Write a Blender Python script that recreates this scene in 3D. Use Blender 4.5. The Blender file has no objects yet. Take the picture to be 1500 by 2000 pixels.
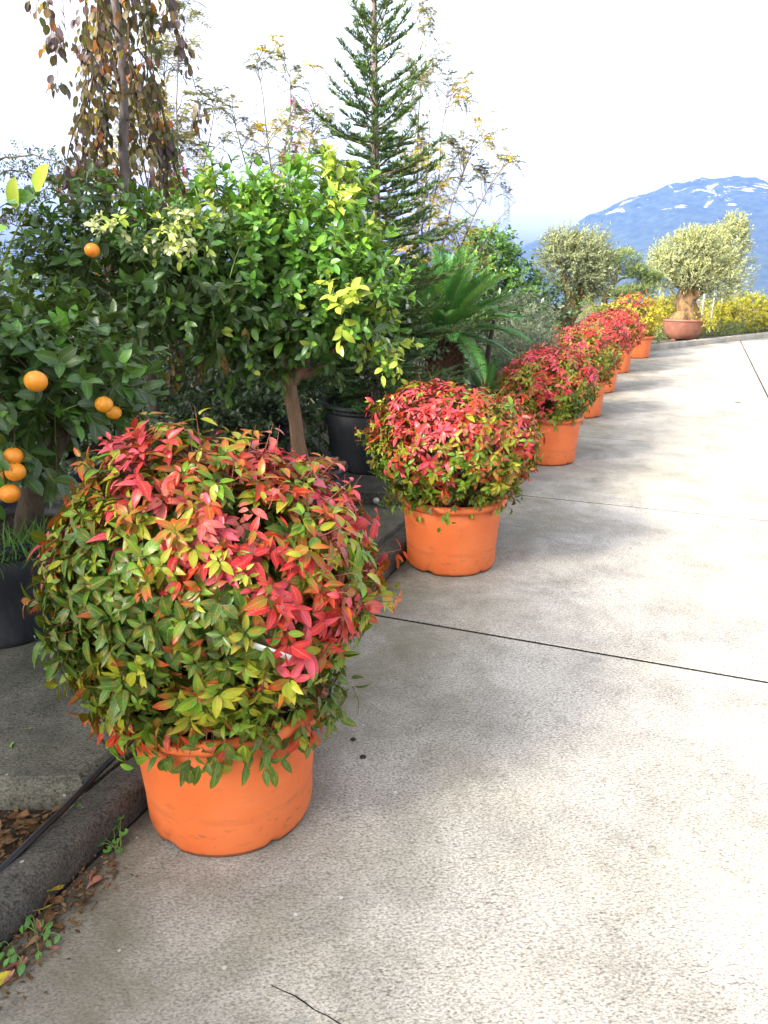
import bpy, math, numpy as np
from mathutils import Matrix, Vector
R_ = math.radians
SC = bpy.context.scene
COL = SC.collection
# ------------------------------------------------------------------ camera
CAM_H, PITCH = 1.6, R_(17.4)
cam_d = bpy.data.cameras.new('camera'); cam = bpy.data.objects.new('camera', cam_d); COL.objects.link(cam)
cam.location = (0, 0, CAM_H); cam.rotation_euler = (math.pi/2 - PITCH, 0, 0)
cam_d.sensor_fit = 'HORIZONTAL'; cam_d.sensor_width = 36; cam_d.lens = 36
cam_d.clip_start = .05; cam_d.clip_end = 20000
SC.camera = cam
# ------------------------------------------------------------------ sky, sun, exposure
SUN_EL, SUN_AZ_DIR = R_(33), Vector((0.80, 0.60, 0)).normalized()   # horizontal travel direction of the light
world = bpy.data.worlds.new('World'); SC.world = world; world.use_nodes = True
wn = world.node_tree; wn.nodes.clear()
w_out = wn.nodes.new('ShaderNodeOutputWorld'); w_bg = wn.nodes.new('ShaderNodeBackground')
w_sky = wn.nodes.new('ShaderNodeTexSky'); w_sky.sky_type = 'NISHITA'; w_sky.sun_disc = False
w_sky.sun_elevation = SUN_EL
w_sky.sun_rotation = math.atan2(-SUN_AZ_DIR.x, -SUN_AZ_DIR.y)
w_sky.air_density = 1.0; w_sky.dust_density = 4.0; w_sky.ozone_density = 1.0
w_hs = wn.nodes.new('ShaderNodeHueSaturation'); w_hs.inputs['Saturation'].default_value = .30
wn.links.new(w_sky.outputs[0], w_hs.inputs['Color']); wn.links.new(w_hs.outputs[0], w_bg.inputs['Color'])
wn.links.new(w_bg.outputs[0], w_out.inputs['Surface']); w_bg.inputs['Strength'].default_value = .15
sun_d = bpy.data.lights.new('sun', 'SUN'); sun = bpy.data.objects.new('sun', sun_d); COL.objects.link(sun)
sun_d.energy = 2.7; sun_d.angle = R_(12.0); sun_d.color = (1.0, .93, .82)
ld = Vector((SUN_AZ_DIR.x*math.cos(SUN_EL), SUN_AZ_DIR.y*math.cos(SUN_EL), -math.sin(SUN_EL)))
sun.rotation_euler = ld.to_track_quat('-Z', 'Y').to_euler(); sun.location = (-20, -15, 20)
vs = SC.view_settings; vs.view_transform = 'Standard'; vs.look = 'None'; vs.exposure = 2.08; vs.gamma = 1
vs.use_curve_mapping = False
SC.cycles.use_denoising = True; SC.cycles.max_bounces = 6; SC.cycles.transparent_max_bounces = 8
SC.cycles.diffuse_bounces = 3; SC.cycles.volume_bounces = 0; SC.cycles.sample_clamp_indirect = 6

def ray(px, py):
    """world direction of a photograph pixel (1500 x 2000)"""
    x, y = (px-750)/1500, -(py-1000)/1500
    return np.array([x, math.cos(PITCH) + y*math.sin(PITCH), -math.sin(PITCH) + y*math.cos(PITCH)])
def at(px, py, Y):
    d = ray(px, py); return np.array([0, 0, CAM_H]) + d*(Y/d[1])
def on_ground(px, py, z=0):
    d = ray(px, py); return np.array([0, 0, CAM_H]) + d*((z-CAM_H)/d[2])

# ------------------------------------------------------------------ materials
MATS = {}
class NT:
    """tiny node helper"""
    def __init__(s, name):
        s.m = bpy.data.materials.new(name); s.m.use_nodes = True; s.t = s.m.node_tree; s.n = s.t.nodes
        s.b = s.n['Principled BSDF']; s.out = s.n['Material Output']; MATS[name] = s.m
    def new(s, t, **k):
        n = s.n.new(t)
        for a, v in k.items():
            if a in n.inputs.keys() if isinstance(a, str) else False: n.inputs[a].default_value = v
            else: setattr(n, a, v)
        return n
    def ln(s, a, b): s.t.links.new(a, b)
    def co(s): return s.new('ShaderNodeTexCoord').outputs['Object']
    def geo(s): return s.new('ShaderNodeNewGeometry').outputs['Position']
    def noise(s, vec, scale, detail=4, rough=.55, dist=0):
        n = s.n.new('ShaderNodeTexNoise'); n.inputs['Scale'].default_value = scale; n.inputs['Detail'].default_value = detail
        n.inputs['Roughness'].default_value = rough; n.inputs['Distortion'].default_value = dist
        if vec is not None: s.ln(vec, n.inputs['Vector'])
        return n.outputs['Fac']
    def ramp(s, fac, stops):
        n = s.n.new('ShaderNodeValToRGB'); e = n.color_ramp.elements
        while len(e) < len(stops): e.new(.5)
        for el, (p, c) in zip(e, stops):
            el.position = p; el.color = (*c, 1) if len(c) == 3 else c
        s.ln(fac, n.inputs['Fac']); return n.outputs['Color']
    def mix(s, fac, a, b, mode='MIX'):
        n = s.n.new('ShaderNodeMix'); n.data_type = 'RGBA'; n.blend_type = mode; n.clamp_factor = True
        for sock, v in ((n.inputs[0], fac), (n.inputs[6], a), (n.inputs[7], b)):
            if hasattr(v, 'is_output'): s.ln(v, sock)
            elif isinstance(v, tuple): sock.default_value = (*v, 1)
            else: sock.default_value = v
        return n.outputs[2]
    def math(s, op, a, b=0.0, clamp=False):
        n = s.n.new('ShaderNodeMath'); n.operation = op; n.use_clamp = clamp
        for sock, v in ((n.inputs[0], a), (n.inputs[1], b)):
            if hasattr(v, 'is_output'): s.ln(v, sock)
            else: sock.default_value = v
        return n.outputs[0]
    def mapping(s, vec, scale=(1, 1, 1), rot=(0, 0, 0), loc=(0, 0, 0)):
        n = s.n.new('ShaderNodeMapping'); n.inputs['Scale'].default_value = scale; n.inputs['Rotation'].default_value = rot
        n.inputs['Location'].default_value = loc; s.ln(vec, n.inputs['Vector']); return n.outputs[0]
    def bump(s, h, strength=.4, dist=.01):
        n = s.n.new('ShaderNodeBump'); n.inputs['Strength'].default_value = strength; n.inputs['Distance'].default_value = dist
        s.ln(h, n.inputs['Height']); s.ln(n.outputs[0], s.b.inputs['Normal'])

def leaf_material(name, rough=.38, spec=.5, trans=.28, vein=.35, mottle=0.0, mottle_col=(.35, .10, .03)):
    t = NT(name)
    a = t.new('ShaderNodeAttribute', attribute_name='col').outputs['Color']
    st = t.new('ShaderNodeAttribute', attribute_name='st').outputs['Vector']
    sep = t.new('ShaderNodeSeparateXYZ'); t.ln(st, sep.inputs[0])
    g = t.geo()
    n1 = t.noise(g, 35, 3)
    c = t.mix(t.math('MULTIPLY', n1, .10), a, (.25, .22, .04))
    hs = t.new('ShaderNodeHueSaturation'); t.ln(c, hs.inputs['Color'])
    t.ln(t.math('ADD', t.math('MULTIPLY', t.noise(g, 14, 2), .7), .65), hs.inputs['Value'])
    c = hs.outputs[0]
    if mottle > 0:
        mk = t.ramp(t.noise(g, 60, 4, .6), [(.48, (0, 0, 0)), (.62, (1, 1, 1))])
        c = t.mix(t.math('MULTIPLY', mk, mottle), c, mottle_col)
    if vein > 0:
        absS = t.math('ABSOLUTE', sep.outputs[0])
        mid = t.math('LESS_THAN', absS, .09)
        # side veins: stripes running obliquely from the midrib
        w = t.math('FRACT', t.math('MULTIPLY', t.math('SUBTRACT', sep.outputs[1], t.math('MULTIPLY', absS, .22)), 7.0))
        sv = t.math('LESS_THAN', w, .16)
        vv = t.math('MAXIMUM', mid, t.math('MULTIPLY', sv, .55))
        c = t.mix(t.math('MULTIPLY', vv, vein), c, t.mix(.5, c, (.55, .5, .16)))
    t.ln(c, t.b.inputs['Base Color'])
    t.b.inputs['Roughness'].default_value = rough; t.b.inputs['Specular IOR Level'].default_value = spec
    if trans > 0:
        tr = t.new('ShaderNodeBsdfTranslucent'); t.ln(t.mix(.22, c, (.45, .50, .02), 'MIX'), tr.inputs['Color'])
        mx = t.new('ShaderNodeMixShader'); mx.inputs[0].default_value = trans
        t.ln(t.b.outputs[0], mx.inputs[1]); t.ln(tr.outputs[0], mx.inputs[2]); t.ln(mx.outputs[0], t.out.inputs['Surface'])
    return t.m

def plain(name, col, rough=.7, spec=.3, var=.35, scale=20, bump=.0, bscale=60, col2=None):
    t = NT(name); v = t.co()
    c2 = col2 or tuple(x*.45 for x in col)
    t.ln(t.ramp(t.noise(v, scale, 5), [(.3, tuple(x*(1-var)+y*var for x, y in zip(col, c2))), (.7, col)]), t.b.inputs['Base Color'])
    t.b.inputs['Roughness'].default_value = rough; t.b.inputs['Specular IOR Level'].default_value = spec
    if bump: t.bump(t.noise(v, bscale, 4), bump, .01)
    return t.m

leaf_material('nandina_leaf', .32, .26, .12, .40, .28, (.36, .07, .02))
leaf_material('citrus_leaf', .34, .5, .25, .35)
leaf_material('dark_leaf', .36, .5, .12, .2)
leaf_material('beech_leaf', .5, .35, .30, .25, .3, (.16, .07, .03))
leaf_material('fine_leaf', .55, .3, .25, 0)
leaf_material('needle', .5, .35, .10, 0)
leaf_material('cycad_leaf', .33, .5, .12, 0)
leaf_material('dead_leaf', .8, .2, .1, .3, .6, (.05, .025, .012))

def bark(name, c1, c2, sc=18, stretch=.25, bump=.8):
    t = NT(name); v = t.mapping(t.co(), (1, 1, stretch))
    n = t.noise(v, sc, 7, .65, .6)
    t.ln(t.ramp(n, [(.30, c2), (.5, tuple((a+b)/2 for a, b in zip(c1, c2))), (.7, c1)]), t.b.inputs['Base Color'])
    t.b.inputs['Roughness'].default_value = .85; t.b.inputs['Specular IOR Level'].default_value = .2
    t.bump(n, bump, .012); return t.m
bark('citrus_bark', (.27, .17, .10), (.11, .065, .04), 22)
bark('grey_bark', (.25, .21, .19), (.09, .07, .07), 30)
bark('olive_bark', (.25, .155, .065), (.016, .011, .008), 10, .45, 1)
bark('dark_bark', (.10, .075, .05), (.03, .022, .016), 25)
bark('twig_bark', (.17, .11, .06), (.07, .045, .03), 40)
bark('cycad_bark', (.13, .065, .035), (.03, .016, .011), 40)
plain('green_twig', (.14, .20, .05), .6, .3)
plain('red_twig', (.20, .07, .04), .6, .3)
plain('soil', (.055, .038, .026), .95, .1, .6, 40, .8, 50)
plain('wood_lath', (.36, .17, .09), .7, .3, .5, 30, .2, 90)
plain('white_plastic', (.60, .60, .55), .45, .4, .1, 15)
plain('red_plastic', (.55, .10, .06), .45, .4, .1, 15)
plain('rubber_hose', (.016, .016, .018), .38, .5, .3, 60)
plain('pebble', (.55, .52, .48), .7, .3, .4, 60)
plain('white_post', (.40, .40, .38), .7, .3, .3, 9)

def pot_material():
    t = NT('terracotta_plastic'); v = t.co()
    sep = t.new('ShaderNodeSeparateXYZ'); t.ln(v, sep.inputs[0])
    base = t.ramp(t.noise(v, 5, 4), [(.3, (.56, .115, .026)), (.7, (.63, .145, .036))])
    # scuffs and dried mud splashed on the lower third
    scuff = t.ramp(t.noise(t.mapping(v, (1, 1, 2.6)), 17, 6, .7, .5), [(.56, (0, 0, 0)), (.68, (1, 1, 1))])
    low = t.math('SUBTRACT', 1.0, t.math('MULTIPLY', sep.outputs[2], 4.2), True)
    m = t.math('MULTIPLY', scuff, t.math('ADD', t.math('MULTIPLY', low, .75), .16))
    c = t.mix(m, base, (.20, .075, .035))
    band = t.math('MULTIPLY', t.math('LESS_THAN', t.math('ABSOLUTE', t.math('SUBTRACT', t.math('ADD', sep.outputs[2], t.math('MULTIPLY', t.noise(v, 4, 3), .05)), .155)), .012), t.ramp(t.noise(v, 9, 5, .7), [(.42, (0, 0, 0)), (.65, (1, 1, 1))]))
    c = t.mix(t.math('MULTIPLY', band, .35), c, (.24, .07, .03))
    streak = t.ramp(t.noise(t.mapping(v, (14, 14, .8)), 1.0, 4, .6), [(.55, (0, 0, 0)), (.75, (1, 1, 1))])
    c = t.mix(t.math('MULTIPLY', streak, .16), c, (.34, .10, .045))
    rim_dirt = t.math('MULTIPLY', t.math('LESS_THAN', sep.outputs[2], .014), t.noise(v, 30, 4))
    c = t.mix(t.math('MULTIPLY', rim_dirt, 1.2), c, (.07, .04, .025))
    chalk = t.ramp(t.noise(v, 2.4, 5, .6), [(.5, (0, 0, 0)), (.75, (1, 1, 1))])
    c = t.mix(t.math('MULTIPLY', chalk, .22), c, (.66, .24, .10))
    t.ln(c, t.b.inputs['Base Color']); t.b.inputs['Roughness'].default_value = .55; t.b.inputs['Specular IOR Level'].default_value = .35
    t.bump(t.noise(v, 120, 3), .06, .004)
pot_material()
def black_pot_material():
    t = NT('black_plastic'); v = t.co()
    dust = t.ramp(t.noise(t.mapping(v, (1, 1, .35)), 9, 6, .65), [(.45, (.011, .013, .016)), (.8, (.045, .047, .05))])
    t.ln(dust, t.b.inputs['Base Color']); t.b.inputs['Roughness'].default_value = .5; t.b.inputs['Specular IOR Level'].default_value = .35
black_pot_material()
def brown_pot_material():
    t = NT('brown_clay'); v = t.co()
    t.ln(t.ramp(t.noise(v, 6, 6, .7), [(.3, (.15, .055, .035)), (.7, (.26, .105, .065))]), t.b.inputs['Base Color'])
    t.b.inputs['Roughness'].default_value = .65; t.bump(t.noise(v, 30, 4), .3, .01)
brown_pot_material()

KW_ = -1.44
def concrete(name, base, dark, warm, moss, speck=1.0, rot=-.38, gutter=False):
    t = NT(name); v = t.geo()
    big = t.noise(v, .55, 5, .6, .4)
    mid = t.noise(v, 2.3, 6, .65, .3)
    c = t.mix(t.ramp(big, [(.35, (0, 0, 0)), (.65, (1, 1, 1))]), base, warm)
    c = t.mix(t.math('MULTIPLY', t.ramp(mid, [(.44, (0, 0, 0)), (.66, (1, 1, 1))]), .72), c, dark)
    # brushed relief: short dark dashes across the road, denser in blotches
    br = t.noise(t.mapping(v, (38, 130, 60), (0, 0, rot)), 1.0, 3, .6, .5)
    br2 = t.noise(t.mapping(v, (120, 210, 120), (0, 0, rot)), 1.0, 2, .5)
    spk = t.ramp(t.math('ADD', t.math('MULTIPLY', br, .6), t.math('MULTIPLY', br2, .4)), [(.36, (1, 1, 1)), (.50, (0, 0, 0))])
    dens = t.math('ADD', t.math('MULTIPLY', t.ramp(t.noise(v, 3.4, 5, .7), [(.35, (0, 0, 0)), (.7, (1, 1, 1))]), .75), .22)
    c = t.mix(t.math('MULTIPLY', spk, t.math('MULTIPLY', dens, speck)), c, tuple(x*.30 for x in dark))
    gr = t.noise(t.mapping(v, (105, 165, 120), (0, 0, rot)), 1.0, 5, .78)
    c = t.mix(.85, c, t.ramp(gr, [(.34, (.10, .095, .08)), (.44, (.55, .54, .51)), (.52, (1, 1, 1)), (.66, (1.35, 1.34, 1.3))]), 'MULTIPLY')
    if gutter:      # moss and grime at the kerb foot; the wide part paints shade over the left
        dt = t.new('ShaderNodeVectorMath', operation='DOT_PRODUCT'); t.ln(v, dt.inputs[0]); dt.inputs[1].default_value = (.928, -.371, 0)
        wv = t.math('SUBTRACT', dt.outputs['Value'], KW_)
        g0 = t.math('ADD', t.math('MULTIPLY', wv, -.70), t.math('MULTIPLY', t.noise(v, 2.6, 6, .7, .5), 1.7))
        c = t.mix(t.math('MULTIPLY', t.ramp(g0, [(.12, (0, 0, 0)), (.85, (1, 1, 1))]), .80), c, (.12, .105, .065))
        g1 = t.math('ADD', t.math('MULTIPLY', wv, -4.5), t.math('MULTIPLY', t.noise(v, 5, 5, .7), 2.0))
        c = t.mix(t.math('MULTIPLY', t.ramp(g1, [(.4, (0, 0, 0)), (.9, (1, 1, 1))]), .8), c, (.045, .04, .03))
    # dark pits and little patches of lichen, pale shell-like chips
    vo = t.new('ShaderNodeTexVoronoi'); vo.inputs['Scale'].default_value = 26; t.ln(v, vo.inputs['Vector'])
    sepc = t.new('ShaderNodeSeparateColor'); t.ln(vo.outputs['Color'], sepc.inputs[0])
    pale = t.math('MULTIPLY', t.math('LESS_THAN', vo.outputs['Distance'], .16), t.math('GREATER_THAN', sepc.outputs[0], .978))
    c = t.mix(t.math('MULTIPLY', pale, .35), c, (.72, .70, .66))
    vo2 = t.new('ShaderNodeTexVoronoi'); vo2.inputs['Scale'].default_value = 7.5; t.ln(t.mapping(v, (1, 1, 1), (0, 0, .5)), vo2.inputs['Vector'])
    sep2 = t.new('ShaderNodeSeparateColor'); t.ln(vo2.outputs['Color'], sep2.inputs[0])
    edge = t.math('ADD', vo2.outputs['Distance'], t.math('MULTIPLY', t.noise(v, 40, 6, .7), .55))
    lich = t.math('MULTIPLY', t.math('LESS_THAN', edge, .52), t.math('GREATER_THAN', sep2.outputs[1], .80))
    c = t.mix(t.math('MULTIPLY', lich, .34), c, moss)
    t.ln(c, t.b.inputs['Base Color']); t.b.inputs['Roughness'].default_value = .88; t.b.inputs['Specular IOR Level'].default_value = .25
    h = t.math('ADD', t.math('MULTIPLY', br, .6), t.math('MULTIPLY', t.noise(v, 55, 5, .7), .6))
    t.bump(h, .55, .006)
    return t
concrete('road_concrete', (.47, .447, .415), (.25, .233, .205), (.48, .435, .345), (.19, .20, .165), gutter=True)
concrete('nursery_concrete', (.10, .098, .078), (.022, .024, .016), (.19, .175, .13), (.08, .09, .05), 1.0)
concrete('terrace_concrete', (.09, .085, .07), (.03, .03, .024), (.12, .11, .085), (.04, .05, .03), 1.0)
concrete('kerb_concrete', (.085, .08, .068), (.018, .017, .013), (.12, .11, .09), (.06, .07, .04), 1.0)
plain('joint_dirt', (.020, .018, .015), .95, .1, .5, 30)
def ground_material():
    t = NT('field_ground'); v = t.geo()
    t.ln(t.ramp(t.noise(v, .05, 8, .75), [(.35, (.025, .045, .018)), (.6, (.08, .10, .04))]), t.b.inputs['Base Color'])
    t.b.inputs['Roughness'].default_value = .95
ground_material()
plain('bed_soil', (.13, .11, .07), .95, .1, .6, 6, .5, 20)
def mountain_material():
    t = NT('mountain_side'); v = t.geo()
    sep = t.new('ShaderNodeSeparateXYZ'); t.ln(v, sep.inputs[0])
    woods = t.ramp(t.noise(v, .035, 6, .7), [(.35, (.012, .026, .022)), (.65, (.050, .075, .040))])
    nn = t.noise(t.mapping(v, (.0085, .0085, .013), (0, .5, 0)), 1.0, 9, .72, 1.2)
    up = t.ramp(t.math('MULTIPLY', sep.outputs[2], 1/400.0), [(.36, (0, 0, 0)), (.50, (1, 1, 1)), (.78, (1, 1, 1)), (.84, (.88, .88, .88))])
    rk = t.ramp(t.math('MULTIPLY', nn, up), [(.565, (0, 0, 0)), (.585, (1, 1, 1))])
    t.ln(t.mix(rk, woods, (.46, .44, .41)), t.b.inputs['Base Color']); t.b.inputs['Roughness'].default_value = .95
mountain_material()

# ------------------------------------------------------------------ mesh helpers
def unit(a): return a/np.maximum(np.linalg.norm(a, axis=-1, keepdims=True), 1e-9)
def raw_mesh(name, V, F, mat=None, col=None, st=None, smooth=True):
    V = np.asarray(V, np.float32); F = np.asarray(F, np.int32); n, kk = F.shape
    me = bpy.data.meshes.new(name)
    me.vertices.add(len(V)); me.vertices.foreach_set('co', V.ravel())
    me.loops.add(F.size); me.loops.foreach_set('vertex_index', F.ravel())
    me.polygons.add(n); me.polygons.foreach_set('loop_start', np.arange(n, dtype=np.int32)*kk)
    if smooth: me.polygons.foreach_set('use_smooth', np.ones(n, bool))
    if col is not None:
        c = np.ones((len(V), 4), np.float32); c[:, :3] = col
        me.attributes.new('col', 'FLOAT_COLOR', 'POINT').data.foreach_set('color', c.ravel())
    if st is not None:
        s3 = np.zeros((len(V), 3), np.float32); s3[:, :2] = st
        me.attributes.new('st', 'FLOAT_VECTOR', 'POINT').data.foreach_set('vector', s3.ravel())
    me.update(calc_edges=True)
    if mat: me.materials.append(MATS[mat])
    return me
def obj(name, me, parent=None, loc=None, kind=None, label=None):
    o = bpy.data.objects.new(name, me); COL.objects.link(o)
    if parent is not None: o.parent = parent
    if loc is not None: o.location = loc
    if kind: o['kind'] = kind
    if label: o['label'] = label
    return o
def thing(name, label, cat, loc=(0, 0, 0), group=None):
    o = bpy.data.objects.new(name, None); COL.objects.link(o); o.location = loc; o.empty_display_size = .1
    o['label'] = label; o['category'] = cat
    if group: o['group'] = group
    return o
def tag(o, label, cat, group=None):
    o['label'] = label; o['category'] = cat
    if group: o['group'] = group
    return o
class MB:
    """collects quads into one mesh"""
    def __init__(s): s.V = []; s.F = []; s.n = 0
    def add(s, V, F):
        V = np.asarray(V, float); F = np.asarray(F, int); s.V.append(V); s.F.append(F + s.n); s.n += len(V); return s
    def tube(s, P, r, sides=6, cap=False):
        P = np.asarray(P, float); kk = len(P); r = np.broadcast_to(np.asarray(r, float), (kk,))
        T = unit(np.gradient(P, axis=0)); ref = np.array([0.13, .97, .21]) if abs(T[0][2]) > .8 else np.array([.1, .05, 1.])
        A = unit(np.cross(T, ref)); B = np.cross(T, A); th = np.arange(sides)*2*math.pi/sides
        ring = P[:, None] + r[:, None, None]*(np.cos(th)[None, :, None]*A[:, None] + np.sin(th)[None, :, None]*B[:, None])
        V = ring.reshape(-1, 3); i = np.arange(kk-1)[:, None]*sides; j = np.arange(sides)[None]; j2 = (j+1) % sides
        F = np.stack([i+j, i+j2, i+sides+j2, i+sides+j], -1).reshape(-1, 4)
        s.add(V, F)
        if cap:
            for base, c in ((0, P[0]), ((kk-1)*sides, P[-1])):
                s.add(np.vstack([V[base:base+sides], c[None]]), [[q, (q+1) % sides, sides, sides] for q in range(sides)]) if False else None
        return s
    def box(s, c, h, rz=0.0, M=None):
        x, y, z = h
        V = np.array([[a*x, b*y, d*z] for d in (-1, 1) for b in (-1, 1) for a in (-1, 1)], float)
        if M is not None: V = V @ np.asarray(M).T
        cs, sn = math.cos(rz), math.sin(rz); V = V @ np.array([[cs, sn, 0], [-sn, cs, 0], [0, 0, 1]]) + np.asarray(c, float)
        return s.add(V, [[0, 2, 3, 1], [4, 5, 7, 6], [0, 1, 5, 4], [2, 6, 7, 3], [0, 4, 6, 2], [1, 3, 7, 5]])
    def lathe(s, prof, seg=48, c=(0, 0, 0), wob=None):
        th = np.arange(seg)*2*math.pi/seg; pr = np.asarray(prof, float)
        V = np.stack([pr[:, 0, None]*np.cos(th), pr[:, 0, None]*np.sin(th), np.broadcast_to(pr[:, 1, None], (len(pr), seg))], -1)
        if wob is not None: V = wob(V, th)
        V = V.reshape(-1, 3) + np.asarray(c, float)
        i = np.arange(len(pr)-1)[:, None]*seg; j = np.arange(seg)[None]; j2 = (j+1) % seg
        return s.add(V, np.stack([i+j, i+j2, i+seg+j2, i+seg+j], -1).reshape(-1, 4))
    def mesh(s, name, mat, smooth=True): return raw_mesh(name, np.vstack(s.V), np.vstack(s.F), mat, smooth=smooth)
def build(mb, name, mat, parent=None, smooth=True, kind=None, label=None):
    return obj(name, mb.mesh(name, mat, smooth), parent, kind=kind, label=label)

def leaf_tpl(n, width, p=.7, q=.9, droop=.25, fold=.25, wav=0.0):
    """unit leaf along +x: (verts, quads, st)"""
    t = np.linspace(0, 1, n+1); w = (t**p)*((1-t)**q); w = w/max(w.max(), 1e-6)
    if n == 1: w = np.array([.55, .55])
    if n == 2: w = np.array([.12, 1, .04])
    w = np.maximum(w, .03)*width/2
    V = []; ST = []
    for i in range(n+1):
        for sgn in (-1, 0, 1):
            V.append((t[i], sgn*w[i], -droop*t[i]**2 + fold*abs(sgn)*w[i] + (wav*math.sin(9*t[i]+sgn)*abs(sgn)))); ST.append((sgn, t[i]))
    F = []
    for i in range(n):
        a = i*3; F += [[a, a+3, a+4, a+1], [a+1, a+4, a+5, a+2]]
    return np.array(V), np.array(F), np.array(ST)
def flat_tpl(width):
    """four-corner leaf: one bent pair of triangles as a quad"""
    V = np.array([(0, 0, 0), (.45, -width/2, .03), (1, 0, -.12), (.45, width/2, .03)])
    return V, np.array([[0, 1, 2, 3]]), np.array([(0, 0), (-1, .45), (0, 1), (1, .45)])
TPL = {
    'nandina_fine': [leaf_tpl(5, .44, .62, .95, .30, .35, .012), leaf_tpl(5, .48, .7, .8, .45, .2, .02), leaf_tpl(5, .40, .6, 1.0, .12, .5)],
    'nandina': [leaf_tpl(3, .44, .62, .95, .3, .3)],
    'nandina_far': [leaf_tpl(2, .46, 1, 1, .25, .25)],
    'citrus': [leaf_tpl(5, .50, .55, .62, .22, .30), leaf_tpl(5, .46, .6, .7, .45, .15), leaf_tpl(5, .54, .5, .6, .05, .45)],
    'beech': [leaf_tpl(4, .66, .5, .55, .15, .2), leaf_tpl(4, .6, .5, .6, .4, .1)],
    'ovate': [leaf_tpl(3, .55, .55, .7, .25, .25)],
    'lance': [flat_tpl(.22)], 'diamond': [flat_tpl(.5)], 'round': [flat_tpl(.8)], 'needle': [flat_tpl(.10)],
}
class Leaves:
    """leaf records, colour given as an index into a palette of (base colour, tip colour)"""
    def __init__(s, palette): s.pal = np.array(palette, float); s.a = []
    def add(s, pos, d, up, size, cls):
        pos = np.asarray(pos, float); n = len(pos)
        d = unit(np.broadcast_to(d, (n, 3))); up = np.broadcast_to(up, (n, 3))
        s.a.append((pos, d, up, np.broadcast_to(size, (n,)).astype(float), np.broadcast_to(cls, (n,)).astype(int)))
    def cat(s):
        return [np.concatenate([x[i] for x in s.a]) for i in range(5)]
    def build(s, parent, mat, tpl, name='foliage', n_parts=0, base=None, seed=1, part_name='leaf', parts_tpl=None):
        pos, d, up, size, cls = s.cat(); rng = np.random.default_rng(seed)
        y = unit(np.cross(up, d)); bad = ~np.isfinite(y).all(1) | (np.linalg.norm(np.cross(up, d), axis=1) < 1e-4)
        y[bad] = unit(np.cross(np.array([.3, .8, .5]), d[bad])); z = np.cross(d, y)
        M = np.stack([d, y, z], -1)                      # columns are the leaf axes
        keep = np.ones(len(pos), bool)
        if n_parts:
            wpos = pos + np.array(base); tc = np.array([0, 0, CAM_H]) - wpos; dist = np.linalg.norm(tc, axis=1); tcn = unit(tc)
            cen = pos.mean(0); ow = unit(pos-cen); ext = np.linalg.norm((pos-cen)/np.maximum(pos.std(0), .02), axis=1)
            score = size/dist*(.35+np.abs((z*tcn).sum(1)))*(np.clip((ow*tcn).sum(1), -.3, 1)+.45)*np.clip(ext, .3, 1.8)
            pick = np.argsort(-score)[:n_parts]; keep[pick] = False
            ptl = TPL[parts_tpl or tpl]; meshes = {}
            for i in pick:
                key = (int(rng.integers(len(ptl))), int(cls[i]))
                if key not in meshes:
                    V, F, ST = ptl[key[0]]; c0, c1 = s.pal[key[1]]
                    meshes[key] = raw_mesh(part_name, V, F, mat, c0 + (c1-c0)*np.clip(ST[:, 1:2]*1.3-.15, 0, 1), ST)
                o = bpy.data.objects.new(part_name, meshes[key]); COL.objects.link(o); o.parent = parent
                mm = Matrix.Identity(4)
                for r in range(3):
                    for cc in range(3): mm[r][cc] = M[i, r, cc]*size[i]
                    mm[r][3] = pos[i, r]
                o.matrix_local = mm
        idx = np.nonzero(keep)[0]
        Vs, Fs, Cs, Ss, off = [], [], [], [], 0
        which = rng.integers(len(TPL[tpl]), size=len(idx))
        for k_, (V, F, ST) in enumerate(TPL[tpl]):
            ii = idx[which == k_]
            if not len(ii): continue
            W = pos[ii, None] + size[ii, None, None]*np.einsum('nij,vj->nvi', M[ii], V)
            c0 = s.pal[cls[ii], 0][:, None]; c1 = s.pal[cls[ii], 1][:, None]
            tt = np.clip(ST[None, :, 1:2]*1.3-.15, 0, 1)
            Vs.append(W.reshape(-1, 3)); Cs.append((c0+(c1-c0)*tt).reshape(-1, 3)); Ss.append(np.tile(ST, (len(ii), 1)))
            Fs.append((F[None] + (np.arange(len(ii))*len(V))[:, None, None] + off).reshape(-1, F.shape[1])); off += len(ii)*len(V)
        me = raw_mesh(name, np.vstack(Vs), np.vstack(Fs), mat, np.vstack(Cs), np.vstack(Ss))
        return obj(name, me, parent, kind='stuff')
def sphere_dirs(rng, n, zmin=-1.0, zmax=1.0):
    z = rng.uniform(zmin, zmax, n); a = rng.uniform(0, 2*math.pi, n); r = np.sqrt(1-z*z)
    return np.stack([r*np.cos(a), r*np.sin(a), z], -1)
def smooth_noise(P, seed, freq, n=12):
    """cheap smooth 3D noise in about -1..1"""
    rng = np.random.default_rng(seed); k_ = unit(rng.normal(size=(n, 3)))*rng.uniform(.6, 1.5, (n, 1))*freq; ph = rng.uniform(0, 6.28, n)
    return np.sin(P @ k_.T + ph).sum(1)/math.sqrt(n)*1.0
def perp(a, rng):
    r = rng.normal(size=a.shape); return unit(np.cross(a, r))
def curve(p0, p1, sag=0.0, n=6, rng=None, jit=0.0, side=None):
    t = np.linspace(0, 1, n)[:, None]; p0 = np.asarray(p0, float); p1 = np.asarray(p1, float)
    P = p0 + (p1-p0)*t + np.array([0, 0, 1])*(sag*4*t*(1-t))
    if side is not None: P = P + np.asarray(side)*(4*t*(1-t))
    if rng is not None and jit: P[1:-1] += rng.normal(size=(n-2, 3))*jit
    return P

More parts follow.
